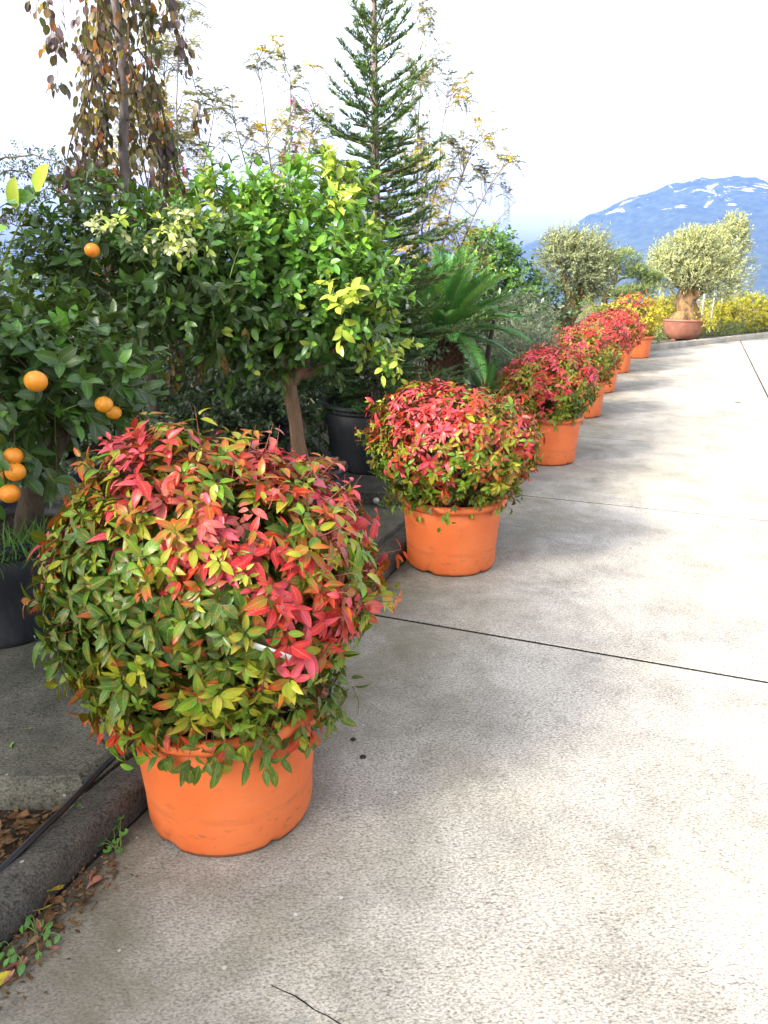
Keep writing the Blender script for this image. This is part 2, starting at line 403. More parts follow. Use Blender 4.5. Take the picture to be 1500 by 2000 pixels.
def twig_crown(L, rng, lobes, n_twigs, tlen, per, lsize, up=.35, droop=.15, cls=None, rmin=.55, twigs=None, trad=.0025, spread=.75, leaf_up=.6, zcut=None):
    """leafy twigs filling a union of ellipsoid lobes [(centre, radii, weight)]"""
    w = np.array([l[2] for l in lobes], float); w /= w.sum(); li = rng.choice(len(lobes), n_twigs, p=w)
    C = np.array([l[0] for l in lobes], float)[li]; Rr = np.array([l[1] for l in lobes], float)[li]
    D = sphere_dirs(rng, n_twigs); rad = rng.uniform(rmin**2.2, 1, n_twigs)**(1/2.2)
    base = C + D*Rr*rad[:, None]*(1+.10*smooth_noise(D*3+C, 5, 1.6)[:, None])
    if zcut is not None: base[:, 2] = np.maximum(base[:, 2], zcut + rng.uniform(0, .1, n_twigs))
    out = unit(D/Rr); td = unit(out*.8 + np.array([0, 0, up]) + rng.normal(size=(n_twigs, 3))*.40)
    ln = tlen*rng.uniform(.55, 1.3, n_twigs); per_n = int(per)
    gcls = cls(base, out, rad, rng)
    ph0 = rng.uniform(0, 6.28, n_twigs); e1 = perp(td, rng); e2 = np.cross(td, e1)
    for j in range(per_n):
        t = (j+.6)/per_n
        p = base + td*(ln*t)[:, None]; p[:, 2] -= droop*ln*t*t
        a = ph0 + j*2.4; side = np.cos(a)[:, None]*e1 + np.sin(a)[:, None]*e2
        f = spread*(1-.35*t)
        d = unit(td*(1-f*.55) + side*f + rng.normal(size=td.shape)*.18 + np.array([0, 0, -droop*.8]))
        u = unit(np.array([0, 0, leaf_up]) + out*.7 + rng.normal(size=td.shape)*.28)
        c_ = gcls.copy(); sw = rng.random(n_twigs) < .25; c_[sw] = rng.permutation(gcls)[sw]
        L.add(p, d, u, lsize*rng.uniform(.65, 1.2, n_twigs)*(1-.25*t*(per_n > 6)), c_)
    if twigs is not None:
        for i in range(n_twigs):
            P = base[i] + td[i]*np.linspace(-.25, 1, 3)[:, None]*ln[i]; P[:, 2] -= droop*ln[i]*np.linspace(0, 1, 3)**2
            twigs.tube(P, [trad*1.5, trad*1.1, trad*.5], 3)
    return base

def add_pot(t, prof_r, h, mat, soil_z, lip=.018, band=.05, seg=56, notches=0, rbot=.86, soil=True, name='pot'):
    """round nursery pot: outer wall, rolled rim as a part of its own, soil disc"""
    r = prof_r; rb = r*rbot
    def wob(V, th):
        if notches:
            for q in range(notches):
                a = 2*math.pi*q/notches + .35
                m = np.abs((th-a+math.pi) % (2*math.pi)-math.pi) < .085
                V[0:2, m, 2] += .016; V[2, m, 2] += .012
        return V
    prof = [(rb-.02, .0), (rb-.006, .002), (rb, .018), (rb+.004, .035)] + [(rb + (r-.012-rb)*q, .035+(h-band-.037)*q) for q in (.25, .5, .75, 1)]
    prof += [(r-.014, h-band+.001), (r-.006, h-band+.004), (r-.003, h-.035), (r-.012, h-.034), (r-.014, h-.001), (r-.022, h-.002), (r-.03, h-.06), (rb-.02, .03), (.02, .025)]
    w = build(MB().lathe(prof, seg, wob=wob), 'wall', mat, t)
    rim = [(r-.004, h-.036), (r+lip*.7, h-.034), (r+lip, h-.024), (r+lip, h-.012), (r+lip*.6, h-.001), (r-.006, h+.003), (r-.02, h-.003), (r-.024, h-.02)]
    build(MB().lathe(rim, seg), 'rim', mat, w)
    if soil:
        rng = np.random.default_rng(int(r*1000)+7)
        pr = [((r-.028)*q, soil_z) for q in (1, .8, .55, .3, .02)]
        def sw(V, th): V[..., 2] += rng.normal(size=V.shape[:2])*.008; return V
        build(MB().lathe(pr, 32, wob=sw), 'soil', 'soil', t)
    return w
# ================================================================== the setting
U = np.array([.371, .928]); W = np.array([.928, -.371]); KW = -1.44     # along the row of pots / across the road; kerb line
def uw(u, w): return U*u + W*w
def prism(name, poly, z0, z1, mat, parent=None, ch=.006, kind=None, smooth=False):
    """flat slab from a counter-clockwise outline with a small chamfer"""
    P = np.asarray(poly, float); n = len(P)
    area = .5*np.sum(P[:, 0]*np.roll(P[:, 1], -1) - np.roll(P[:, 0], -1)*P[:, 1])
    if area < 0: P = P[::-1]
    e = np.roll(P, -1, 0)-P; nin = unit(np.stack([-e[:, 1], e[:, 0]], -1)); nv = unit(nin+np.roll(nin, 1, 0))
    I = P + nv*ch*1.2
    V = np.vstack([np.c_[I, np.full(n, z1)], np.c_[P, np.full(n, z1-ch)], np.c_[P, np.full(n, z0)]])
    F = [list(range(n))] + [[i, n+i, n+(i+1) % n, (i+1) % n] for i in range(n)] + [[n+i, 2*n+i, 2*n+(i+1) % n, n+(i+1) % n] for i in range(n)]
    me = bpy.data.meshes.new(name); me.from_pydata([tuple(v) for v in V], [], F); me.update(); me.materials.append(MATS[mat])
    return obj(name, me, parent, kind=kind)
def sheet(name, poly, z, mat, kind='structure'):
    me = bpy.data.meshes.new(name); me.from_pydata([(p[0], p[1], z) for p in poly], [], [list(range(len(poly)))]); me.materials.append(MATS[mat])
    return obj(name, me, kind=kind)
def terrain():
    ys = np.array([-380, -200, 34, 50, 80, 130, 220, 400, 900, 2000, 4280.]); zs = np.array([-.09, -.09, -.09, -1.2, -7, -18, -34, -50, -60, -60, -60.])
    xs = np.linspace(-3050, 4050, 12); V = [(x, y, z) for y, z in zip(ys, zs) for x in xs]; n = len(xs)
    F = [[i*n+j, i*n+j+1, i*n+n+j+1, i*n+n+j] for i in range(len(ys)-1) for j in range(n-1)]
    obj('ground', raw_mesh('ground', V, F, 'field_ground'), kind='structure')
terrain()

FAR_P, FAR_D = np.array([17.0, -1.1]), unit(np.array([5.07, 2.72])); FAR_N = np.array([-FAR_D[1], FAR_D[0]])
def clip(poly, p, n):
    out = []
    for i in range(len(poly)):
        a, b = poly[i], poly[(i+1) % len(poly)]; da, db = np.dot(a-p, n), np.dot(b-p, n)
        if da >= 0: out.append(a)
        if da*db < 0: out.append(a+(b-a)*(da/(da-db)))
    return out
road_poly = clip([np.array(q, float) for q in ((-8, KW), (60, KW), (60, 16), (-8, 16))], FAR_P, FAR_N)
road = sheet('road', [uw(*q) for q in road_poly], -.0035, 'joint_dirt')
SL, SW = 2.35, 2.4
for kx in range(-5, 17):
    for j in range(7):
        u0, w0 = 3.168+SL*kx, KW+SW*j; g = .0105
        q = clip([np.array(v, float) for v in ((u0+g, w0+g), (u0+SL-g, w0+g), (u0+SL-g, w0+SW-g), (u0+g, w0+SW-g))], FAR_P+FAR_N*.02, FAR_N)
        if len(q) < 3: continue
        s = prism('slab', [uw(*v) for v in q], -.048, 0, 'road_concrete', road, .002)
        if kx == -1 and j == 0: front_slab = s
# hairline crack in the nearest slab
ck = [on_ground(*p) for p in ((530, 1925), (555, 1937), (575, 1945), (600, 1962), (612, 1972), (640, 1985), (668, 2003), (700, 2040))]
mb = MB(); rng = np.random.default_rng(3)
for a, b in zip(ck[:-1], ck[1:]):
    d = unit(b-a); nrm = np.array([-d[1], d[0], 0]); wa = .0011+rng.random()*.001
    mb.add([a-nrm*wa+[0, 0, .0012], b-nrm*wa+[0, 0, .0012], b+nrm*wa+[0, 0, .0012], a+nrm*wa+[0, 0, .0012]], [[0, 1, 2, 3]])
build(mb, 'crack', 'joint_dirt', front_slab)

def kerb_run(name, pts, width, h, mat, seed, z0=-.06):
    """rough concrete kerb following a line on the ground; the line is its road-side foot"""
    rng = np.random.default_rng(seed); P = []
    for a, b in zip(pts[:-1], pts[1:]):
        n = max(2, int(np.linalg.norm(b-a)/.06)); P += [a+(b-a)*t for t in np.linspace(0, 1, n, endpoint=False)]
    P.append(pts[-1]); P = np.array(P); T = unit(np.gradient(P, axis=0)); N = np.stack([-T[:, 1], T[:, 0]], -1)   # to the left, away from the road
    prof = [(0, z0), (.002, h*.35), (.004, h*.75), (.010, h*.94), (.026, h), (width*.5, h+.002), (width-.02, h), (width-.006, h*.93), (width, h*.6), (width, z0)]
    V = []
    for i, p in enumerate(P):
        for j, (o, z) in enumerate(prof):
            q = p + N[i]*(o + rng.normal()*.0035); V.append((q[0]+rng.normal()*.003, q[1]+rng.normal()*.003, z + (rng.normal()*.0035 if 0 < j < 9 else 0)))
    m = len(prof); F = [[i*m+j, i*m+m+j, i*m+m+j+1, i*m+j+1] for i in range(len(P)-1) for j in range(m-1)]
    return obj(name, raw_mesh(name, V, np.array(F)[:, ::-1], mat), kind='structure')
kerb_run('kerb', [uw(-4, KW), uw(17.0, KW)], .125, .10, 'kerb_concrete', 5)
kerb_run('kerb', [uw(*(FAR_P+FAR_D*-.38)), uw(*(FAR_P+FAR_D*26))], .13, .12, 'road_concrete', 6)

KB = KW-.128                                     # back of the kerb
def kb_at_y(y): return (y - (W*KB)[1])/U[1]      # u on the kerb's back line at a given y
a0, a1 = uw(kb_at_y(2.02), KB), uw(kb_at_y(5.0), KB)
rg = np.random.default_rng(8)
def ragged(p, q, n, amp): return [p+(q-p)*t+rg.normal(size=2)*amp*(0 < t < 1) for t in np.linspace(0, 1, n)]
soilbed = sheet('soil_strip', [uw(-6, KB), uw(30, KB), (-9, 32), (-9, -6)], -.012, 'soil')
pv = prism('nursery_pavement', ragged(np.array([-6.0, 2.05]), np.array([-1.03, 2.02]), 26, .012) + [a0+np.array([-.06, .02]), a1+np.array([-.012, 0]), np.array([-6, 5.25])], -.03, .082, 'nursery_concrete', ch=.035, kind='structure')
p1 = uw(kb_at_y(5.03), KB)
prism('nursery_terrace', ragged(np.array([-9, 5.45]), p1+np.array([-.012, 0]), 40, .008) + [uw(17.0, KB-.012), np.array([-2, 24.0]), np.array([-9, 24.0])], -.03, .17, 'terrace_concrete', ch=.016, kind='structure')
fq = [uw(*(FAR_P+FAR_D*t+FAR_N*-o)) for t, o in ((-.3, .14), (26, .14), (26, 14), (-1.5, 14))]
prism('planting_bed', fq, -.03, .07, 'bed_soil', ch=.02, kind='structure')
prism('broken_slab', [(-1.62, 1.50), (-1.16, 1.52), (-1.14, 1.66), (-1.28, 1.80), (-1.66, 1.82)], -.03, .035, 'nursery_concrete', ch=.01, kind='structure')

# ---- the mountain, three kilometres off
def mountain():
    ridge_px = [(-500, 545), (100, 535), (560, 540), (760, 538), (900, 520), (1010, 485), (1115, 440), (1200, 396), (1300, 361), (1400, 343), (1450, 340), (1480, 346), (1540, 372), (1640, 420), (1800, 480), (2050, 540)]
    D0 = 3000.0; rp = np.array([at(px, py, D0) for px, py in ridge_px])
    nx, ny = 420, 150; X = np.linspace(rp[0, 0], rp[-1, 0], nx); Y = np.linspace(1500, 4200, ny)
    H = np.interp(X, rp[:, 0], rp[:, 2]); H = np.maximum(H, 0)
    H = np.convolve(np.pad(H, 3, 'edge'), np.ones(7)/7, 'valid')
    xx, yy = np.meshgrid(X, Y)
    f = np.where(yy < D0, np.clip((yy-1500)/1500, 0, 1), np.clip((4200-yy)/1200, 0, 1))
    pro = np.where(yy < D0, .35*f + .65*f**1.6, f)
    # ravines and shoulders, fading out at the ridge line so that the skyline keeps its shape
    P = np.stack([xx.ravel()/420, yy.ravel()/620, np.zeros(xx.size)], -1)
    nz = smooth_noise(P, 21, 2.2).reshape(xx.shape)*.5 + smooth_noise(P, 22, 5).reshape(xx.shape)*.28 + smooth_noise(P, 23, 12).reshape(xx.shape)*.13
    z = -60*(1-pro) + H[None]*pro*(1 + .30*nz*np.sin(np.pi*np.clip(f, 0, 1))) + smooth_noise(P, 24, 26).reshape(xx.shape)*5.0*f + smooth_noise(P, 25, 60).reshape(xx.shape)*2.5*f
    V = np.stack([xx, yy, z-2], -1).reshape(-1, 3)
    i = np.arange(ny-1)[:, None]*nx; j = np.arange(nx-1)[None]
    F = np.stack([i+j, i+j+1, i+nx+j+1, i+nx+j], -1).reshape(-1, 4)
    obj('mountain', raw_mesh('mountain', V, F, 'mountain_side', smooth=True), kind='structure')
mountain()
# ---- the hazy air out to the mountain
HAZE_D = 1.35e-4
def haze():
    t = NT('haze_air'); t.n.remove(t.b)
    v = t.new('ShaderNodeVolumePrincipled'); v.inputs['Color'].default_value = (.15, .32, 1.0, 1); v.inputs['Density'].default_value = HAZE_D
    t.ln(v.outputs[0], t.out.inputs['Volume'])
    mb = MB(); z0, z1 = -62.0, 400.0
    mb.box((500, 1960, (z0+z1)/2), (3600, 2360, (z1-z0)/2))
    build(mb, 'haze', 'haze_air', smooth=False, kind='stuff')

haze()
# ================================================================== the row of potted nandinas
NP = [  # (colour at the base, colour at the tip) of a leaf
    ((.50, .022, .070), (.58, .060, .11)), # 0 pink red
    ((.42, .003, .022), (.50, .006, .035)),# 1 crimson
    ((.34, .014, .008), (.40, .012, .010)),# 2 scarlet
    ((.20, .15, .010), (.36, .035, .010)), # 3 olive to orange
    ((.36, .085, .008), (.38, .045, .010)),# 4 orange
    ((.20, .26, .014), (.28, .26, .016)),  # 5 yellow green
    ((.060, .17, .007), (.10, .22, .009)), # 6 green
    ((.022, .085, .007), (.032, .105, .008)),# 7 deep green
    ((.08, .16, .009), (.34, .020, .014)), # 8 green with a red tip
    ((.52, .12, .10), (.52, .055, .085)),  # 9 salmon
    ((.52, .44, .02), (.48, .38, .02)),    # 10 yellow
]
def nandina(label, loc, R, zc, n_cl, leaf, tpl, n_parts, seed, red=0.0, off=(0, 0), blobs=(), yellow=False, parts_tpl=None, bump=None, droop_n=0, skirt=30, pot_h=.41, pot_r=.288):
    rng = np.random.default_rng(seed)
    t = thing('potted_nandina', label, 'potted shrub', loc, 'nandina shrubs in terracotta pots along the kerb')
    add_pot(t, pot_r, pot_h, 'terracotta_plastic', pot_h-.05, notches=5)
    R = np.array(R); C = np.array([off[0], off[1], zc])
    L = Leaves(NP)
    lob = unit(rng.normal(size=(16, 3))); amp = rng.uniform(-.10, .13, 16)
    if bump is not None: lob = np.vstack([lob, [unit(np.array(bump[0]))]]); amp = np.append(amp, bump[1])
    def lump(D): return 1 + (np.exp(-((D[:, None]-lob[None])**2).sum(-1)/.16)*amp).sum(1)
    stems = MB()
    def classes(P, up_f, n):
        hz = (P[:, 2]-zc)/R[2]
        r = .42*smooth_noise(P, seed+3, 8/R[0]*.5) + .40*smooth_noise(P, seed+4, 11/R[0]) + .62*hz + red + rng.normal(size=n)*.33
        for (bp, br, bv) in blobs: r = r + bv*np.exp(-((P-np.array(bp))**2).sum(1)/br**2)
        rr = rng.random(n); c = np.full(n, 6)
        c[r < -.55] = 7; m = (r >= -.55) & (r < .0); c[m] = np.where(rr[m] < .55, 6, np.where(rr[m] < .8, 5, 8))
        m = (r >= 0) & (r < .38); c[m] = np.where(rr[m] < .36, 5, np.where(rr[m] < .50, 3, np.where(rr[m] < .70, 8, 6)))
        m = (r >= .38) & (r < .78); c[m] = np.where(rr[m] < .20, 3, np.where(rr[m] < .30, 4, np.where(rr[m] < .55, 2, np.where(rr[m] < .72, 5, np.where(rr[m] < .86, 8, 0)))))
        m = (r >= .78) & (r < 1.25); c[m] = np.where(rr[m] < .32, 1, np.where(rr[m] < .68, 0, np.where(rr[m] < .80, 9, np.where(rr[m] < .93, 2, 5))))
        m = r >= 1.25; c[m] = np.where(rr[m] < .55, 1, np.where(rr[m] < .85, 0, 9))
        if yellow: c = np.where(np.isin(c, (0, 1, 2, 9)) & (hz < .45), 10, np.where(np.isin(c, (3, 6, 7, 8)), np.where(rr < .7, 10, 5), c))
        return c
    def shoot(n, radlo, radhi, zlo, sc, m_lo=5, m_hi=8, only=None):
        D = sphere_dirs(rng, n, zlo, 1.0); rad = rng.uniform(radlo, radhi, n)*lump(D)
        P = C + D*R*rad[:, None]; fr = np.linalg.norm(P[:, :2], axis=1) > pot_r+.03; P[:, 2] = np.maximum(P[:, 2], np.where(fr, pot_h-.09, pot_h-.03)); N = unit(D/R)
        A = unit(N + np.array([0, 0, .22]) + rng.normal(size=(n, 3))*.30)
        c0 = classes(P, N, n) if only is None else np.where(rng.random(n) < .7, only, 6); e1 = perp(A, rng); e2 = np.cross(A, e1); s0 = leaf*sc*np.where(rng.random(n) < .3, rng.uniform(.5, .8, n), rng.uniform(.75, 1.35, n))
        cnt = rng.integers(m_lo, m_hi+1, n)
        for j in range(m_hi):
            ok = cnt > j; a = j*2.4 + rng.uniform(0, .6, n); th = rng.uniform(.75, 1.5, n)
            d = np.cos(th)[:, None]*A + np.sin(th)[:, None]*(np.cos(a)[:, None]*e1+np.sin(a)[:, None]*e2)
            d = unit(d + np.array([0, 0, -.42]) + rng.normal(size=(n, 3))*.12)
            u = unit(A + N*.4 + rng.normal(size=(n, 3))*.25)
            p = P + A*(rng.uniform(-.5, .35, n)*leaf*.9)[:, None] + d*(.10*leaf)
            c = c0.copy(); sw = rng.random(n) < .16; c[sw] = classes(P[sw]+rng.normal(size=(sw.sum(), 3))*.05, None, sw.sum())
            L.add(p[ok], d[ok], u[ok], (s0*rng.uniform(.7, 1.15, n))[ok], c[ok])
        return P, A
    P, A = shoot(n_cl, .85, 1.07, -.80, 1.0)
    Pi, _ = shoot(int(n_cl*.34), .62, .84, -.72, .95, 4, 6, 7)  # older inner leaves, mostly deep green; this colour also paints shade into the gaps
    # stray shoots that stand proud of the dome
    Ps, As = shoot(max(8, n_cl//24), 1.08, 1.22, -.1, 1.0, 3, 4)
    if droop_n:      # branches sagging below the rim all round
        D = sphere_dirs(rng, droop_n, -.2, .2); a_ = np.arctan2(D[:, 1], D[:, 0]); rr_ = rng.uniform(1.06, 1.32, droop_n)*pot_r
        Q = np.stack([np.cos(a_)*rr_ + C[0], np.sin(a_)*rr_ + C[1], pot_h + rng.uniform(-.07, .14, droop_n) + (1.3-rr_/pot_r)*.05], -1)
        nn_ = np.stack([np.cos(a_), np.sin(a_), np.zeros(droop_n)], -1); cq = classes(Q, None, droop_n)
        for j in range(6):
            d = unit(nn_*.35 + rng.normal(size=(droop_n, 3))*.55 + [0, 0, -.75]); L.add(Q + rng.normal(size=Q.shape)*.02, d, nn_ + rng.normal(size=Q.shape)*.3, leaf*rng.uniform(.7, 1.2, droop_n), cq)
        for i in range(droop_n): stems.tube(curve(Q[i]*np.array([.55, .55, 1])+[0, 0, .06], Q[i], .03, 4), [.003, .0025, .002, .0012], 3)
    for i in range(min(len(P), 150)):
        b = np.array([rng.normal()*.08, rng.normal()*.08, pot_h-.06])
        stems.tube(curve(b, P[i], 0, 5, rng, .01, (P[i]-C)*np.array([.12, .12, 0])), [.006, .005, .004, .003, .0015], 3)
    for i in range(len(Ps)): stems.tube(curve(C+(Ps[i]-C)*.75, Ps[i]+As[i]*.02, 0, 3), [.0028, .002, .001], 3)
    for i in range(max(5, n_cl//45)):                 # bare whisker stems above the leaves
        d = sphere_dirs(rng, 1, .25, .95)[0]; p = C+d*R*1.0; q = p+unit(d*.5+np.array([0, 0, .7])+rng.normal(size=3)*.5)*rng.uniform(.06, .15)
        stems.tube(curve(p, q, .01, 4), [.0016, .0013, .001, .0006], 3)
    # leaves hanging over the rim
    a = rng.uniform(0, 2*math.pi, skirt); hr = (pot_r+.015)*rng.uniform(.93, 1.12, skirt)
    hp = np.stack([np.cos(a)*hr, np.sin(a)*hr, pot_h+rng.uniform(-.075, .06, skirt)], -1)
    cc = classes(hp, None, skirt); nn = np.stack([np.cos(a), np.sin(a), np.zeros(skirt)], -1)
    for j in range(3):
        d = unit(np.array([0, 0, -1.0]) + nn*.28 + np.cross(nn, [0, 0, 1.])*((j-1)*.62) + rng.normal(size=(skirt, 3))*.16)
        L.add(hp, d, nn + rng.normal(size=(skirt, 3))*.25, leaf*rng.uniform(.75, 1.15, skirt), np.where(rng.random(skirt) < .6, cc, rng.choice([6, 5, 3, 2], skirt)))
    for i in range(skirt): stems.tube(curve(hp[i]*np.array([.75, .75, 1])+[0, 0, .04], hp[i], .01, 3), .0014, 3)
    build(stems, 'stems', 'red_twig', t, kind='stuff')
    L.build(t, 'nandina_leaf', tpl, 'foliage', n_parts, loc, seed, parts_tpl=parts_tpl)
    return t
PX = lambda w_, u_: tuple(uw(u_, w_)) + (0,)
n1 = nandina('largest nandina, mixed red and green, in the terracotta pot beside the hose', (-.478, 2.04, 0), (.455, .43, .38), .735, 1550, .050, 'nandina_fine', 300, 11,
        red=.0, off=(-.005, .03), blobs=[((.11, -.27, .93), .095, 1.9), ((.30, -.22, .76), .09, 1.0), ((-.12, -.1, 1.12), .16, .5), ((-.30, -.26, .85), .20, -.5), ((-.1, -.38, .52), .22, -.4), ((.25, .1, 1.05), .2, .3), ((.28, -.12, .95), .12, -.3)], bump=((-.26, -.10, .95), .24), droop_n=110, skirt=90)
n2 = nandina('dome shaped pinkish red nandina beside the black pot of the fir', (.385, 4.15, 0), (.435, .43, .325), .685, 1300, .043, 'nandina_fine', 300, 23,
        red=.18, off=(-.01, 0), blobs=[((.1, -.4, .55), .22, -.7), ((-.1, -.36, .72), .10, .6), ((-.36, -.2, .85), .15, .5)], droop_n=24, skirt=50)
n3 = nandina('nandina with crimson clusters in front of the low grey green mound', (1.44, 6.66, 0), (.385, .385, .325), .65, 1000, .042, 'nandina', 160, 31,
        red=.28, off=(-.03, 0), blobs=[((.2, -.3, .55), .2, -.7), ((-.1, -.36, .62), .12, .9)], skirt=22)
n4 = nandina('nandina with olive and pink leaves, third pot before the yellow shrub', (2.27, 8.9, 0), (.42, .42, .34), .68, 760, .044, 'nandina_far', 0, 37, red=.32, off=(-.05, 0), skirt=18)
n5 = nandina('bright pink red nandina, second pot before the yellow shrub', (2.97, 10.78, 0), (.41, .41, .35), .69, 700, .044, 'nandina_far', 0, 41, red=.75, skirt=16)
n6 = nandina('deep pink nandina in the pot right before the yellow shrub', (3.83, 12.95, 0), (.42, .42, .35), .69, 680, .044, 'nandina_far', 0, 43, red=.85, skirt=16)
n7 = nandina('yellow and orange shrub in the sunlit last terracotta pot', (4.90, 15.2, 0), (.56, .5, .42), .74, 800, .046, 'nandina_far', 0, 47, red=.05, off=(-.08, .1), yellow=True, skirt=16)
# ================================================================== citrus trees
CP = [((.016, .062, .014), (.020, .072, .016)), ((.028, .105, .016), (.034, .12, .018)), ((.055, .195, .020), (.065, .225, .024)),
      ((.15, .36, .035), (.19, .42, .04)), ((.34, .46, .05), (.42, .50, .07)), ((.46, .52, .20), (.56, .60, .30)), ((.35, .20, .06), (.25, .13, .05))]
def limbs(mb, root, targets, r0, rng, n=7, jit=.02, sag=-.04):
    for tp, rs in targets:
        P = curve(root, tp, sag, n, rng, jit); mb.tube(P, np.linspace(r0*rs, r0*.16, n), 7)
def citrus_lemon():
    loc = (-.545, 4.78, .082); rng = np.random.default_rng(51)
    t = thing('lemon_tree', 'bright green lemon tree with one straight brown trunk in a low black pot', 'tree', loc)
    w = add_pot(t, .305, .34, 'black_plastic', .27, lip=.012, band=.06)
    # two wooden laths laid across the pot
    build(MB().box((.02, -.06, .352), (.285, .016, .014), .10), 'lath', 'wood_lath', t, False)
    build(MB().box((-.02, .10, .353), (.27, .014, .013), -.14), 'lath', 'wood_lath', t, False)
    tr = MB(); pts = np.array([(.01, 0, .20), (.005, 0, .32), (.0, 0, .45), (-.012, .01, .62), (-.035, .0, .78), (-.052, 0, .88)])
    tr.tube(pts, [.060, .052, .046, .043, .045, .050], 16); trunk = build(tr, 'trunk', 'citrus_bark', t)
    lb = MB(); fork = np.array([-.05, 0, .86])
    for tgt, rs in (((-.42, .0, 1.28), .8), ((.22, .05, 1.32), .75), ((-.15, -.2, 1.5), .55), ((.0, .3, 1.5), .55), ((.45, -.05, 1.25), .4), ((-.2, .2, 1.7), .4)):
        lb.tube(curve(fork, tgt, -.05, 8, rng, .012), np.linspace(.055*rs+.008, .010, 8), 8)
    build(lb, 'limbs', 'citrus_bark', t)
    L = Leaves(CP); tw = MB()
    lobes = [((-.06, 0, 1.50), (.60, .5, .42), 5), ((-.38, .0, 1.66), (.36, .34, .36), 2), ((.10, .0, 1.80), (.40, .34, .26), 2), ((.32, -.05, 1.42), (.30, .34, .28), 1.6), ((-.36, -.05, 1.30), (.34, .34, .26), 1.4), ((.20, -.2, 1.24), (.32, .26, .22), 1.3), ((-.28, -.15, 1.16), (.32, .28, .18), 1.2)]
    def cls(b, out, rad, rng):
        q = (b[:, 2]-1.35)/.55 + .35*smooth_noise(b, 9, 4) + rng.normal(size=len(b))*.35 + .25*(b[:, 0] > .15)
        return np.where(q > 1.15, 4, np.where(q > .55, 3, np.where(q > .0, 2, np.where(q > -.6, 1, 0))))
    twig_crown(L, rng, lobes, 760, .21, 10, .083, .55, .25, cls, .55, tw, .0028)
    # yellowing shoots at the right of the crown and a few withered leaves
    twig_crown(L, rng, [((.34, -.42, 1.32), (.16, .10, .14), 1)], 7, .16, 6, .085, .2, .3, lambda b, o, r, g: np.full(len(b), 4), .3, tw)
    twig_crown(L, rng, [((.50, -.25, 1.16), (.22, .14, .07), 1)], 16, .2, 7, .075, .1, .3, lambda b, o, r, g: np.where(g.random(len(b)) < .5, 4, 3), .3, tw)
    L.add(np.array([(-.22, -.45, 1.22), (-.24, -.44, 1.17), (-.36, -.42, 1.08), (-.35, -.42, 1.04)]), (0.05, 0, -1), (0, -1, 0), .09, 6)
    build(tw, 'twigs', 'green_twig', t, kind='stuff')
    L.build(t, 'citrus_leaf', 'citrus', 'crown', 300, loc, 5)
citrus_lemon()

def fruit_material():
    t = NT('orange_peel'); v = t.co()
    oi = t.new('ShaderNodeObjectInfo').outputs['Random']; t.ln(t.mix(t.math('MULTIPLY', oi, .7), t.ramp(t.noise(v, 2.2, 3), [(.3, (.70, .17, .010)), (.7, (.78, .27, .018))]), (.80, .36, .02)), t.b.inputs['Base Color'])
    t.b.inputs['Roughness'].default_value = .38; t.b.inputs['Specular IOR Level'].default_value = .5
    t.bump(t.noise(v, 260, 2), .25, .002)
fruit_material()
def fruit_mesh():
    a = np.linspace(0, math.pi, 13); prof = [(max(.0005, math.sin(x))*(1-.03*math.cos(x)), -math.cos(x)*.93 - (.07 if x > 2.95 else 0)) for x in a]
    return MB().lathe(prof, 20).mesh('orange', 'orange_peel')
FRUIT = fruit_mesh()
CALYX = MB().lathe([(.16, .86), (.20, .93), (.05, .97), (.04, 1.06), (.001, 1.08)], 8).mesh('calyx', 'green_twig')
def fruit(parent, p, r, tilt=0.0):
    o = obj('orange', FRUIT, parent, p); q_ = r*(.94+.12*((p[0]*7919) % 1)); o.scale = (r, q_, r*(.92+.12*((p[2]*4733) % 1))); o.rotation_euler = (tilt, tilt*.6, tilt*3)
    obj('calyx', CALYX, o)
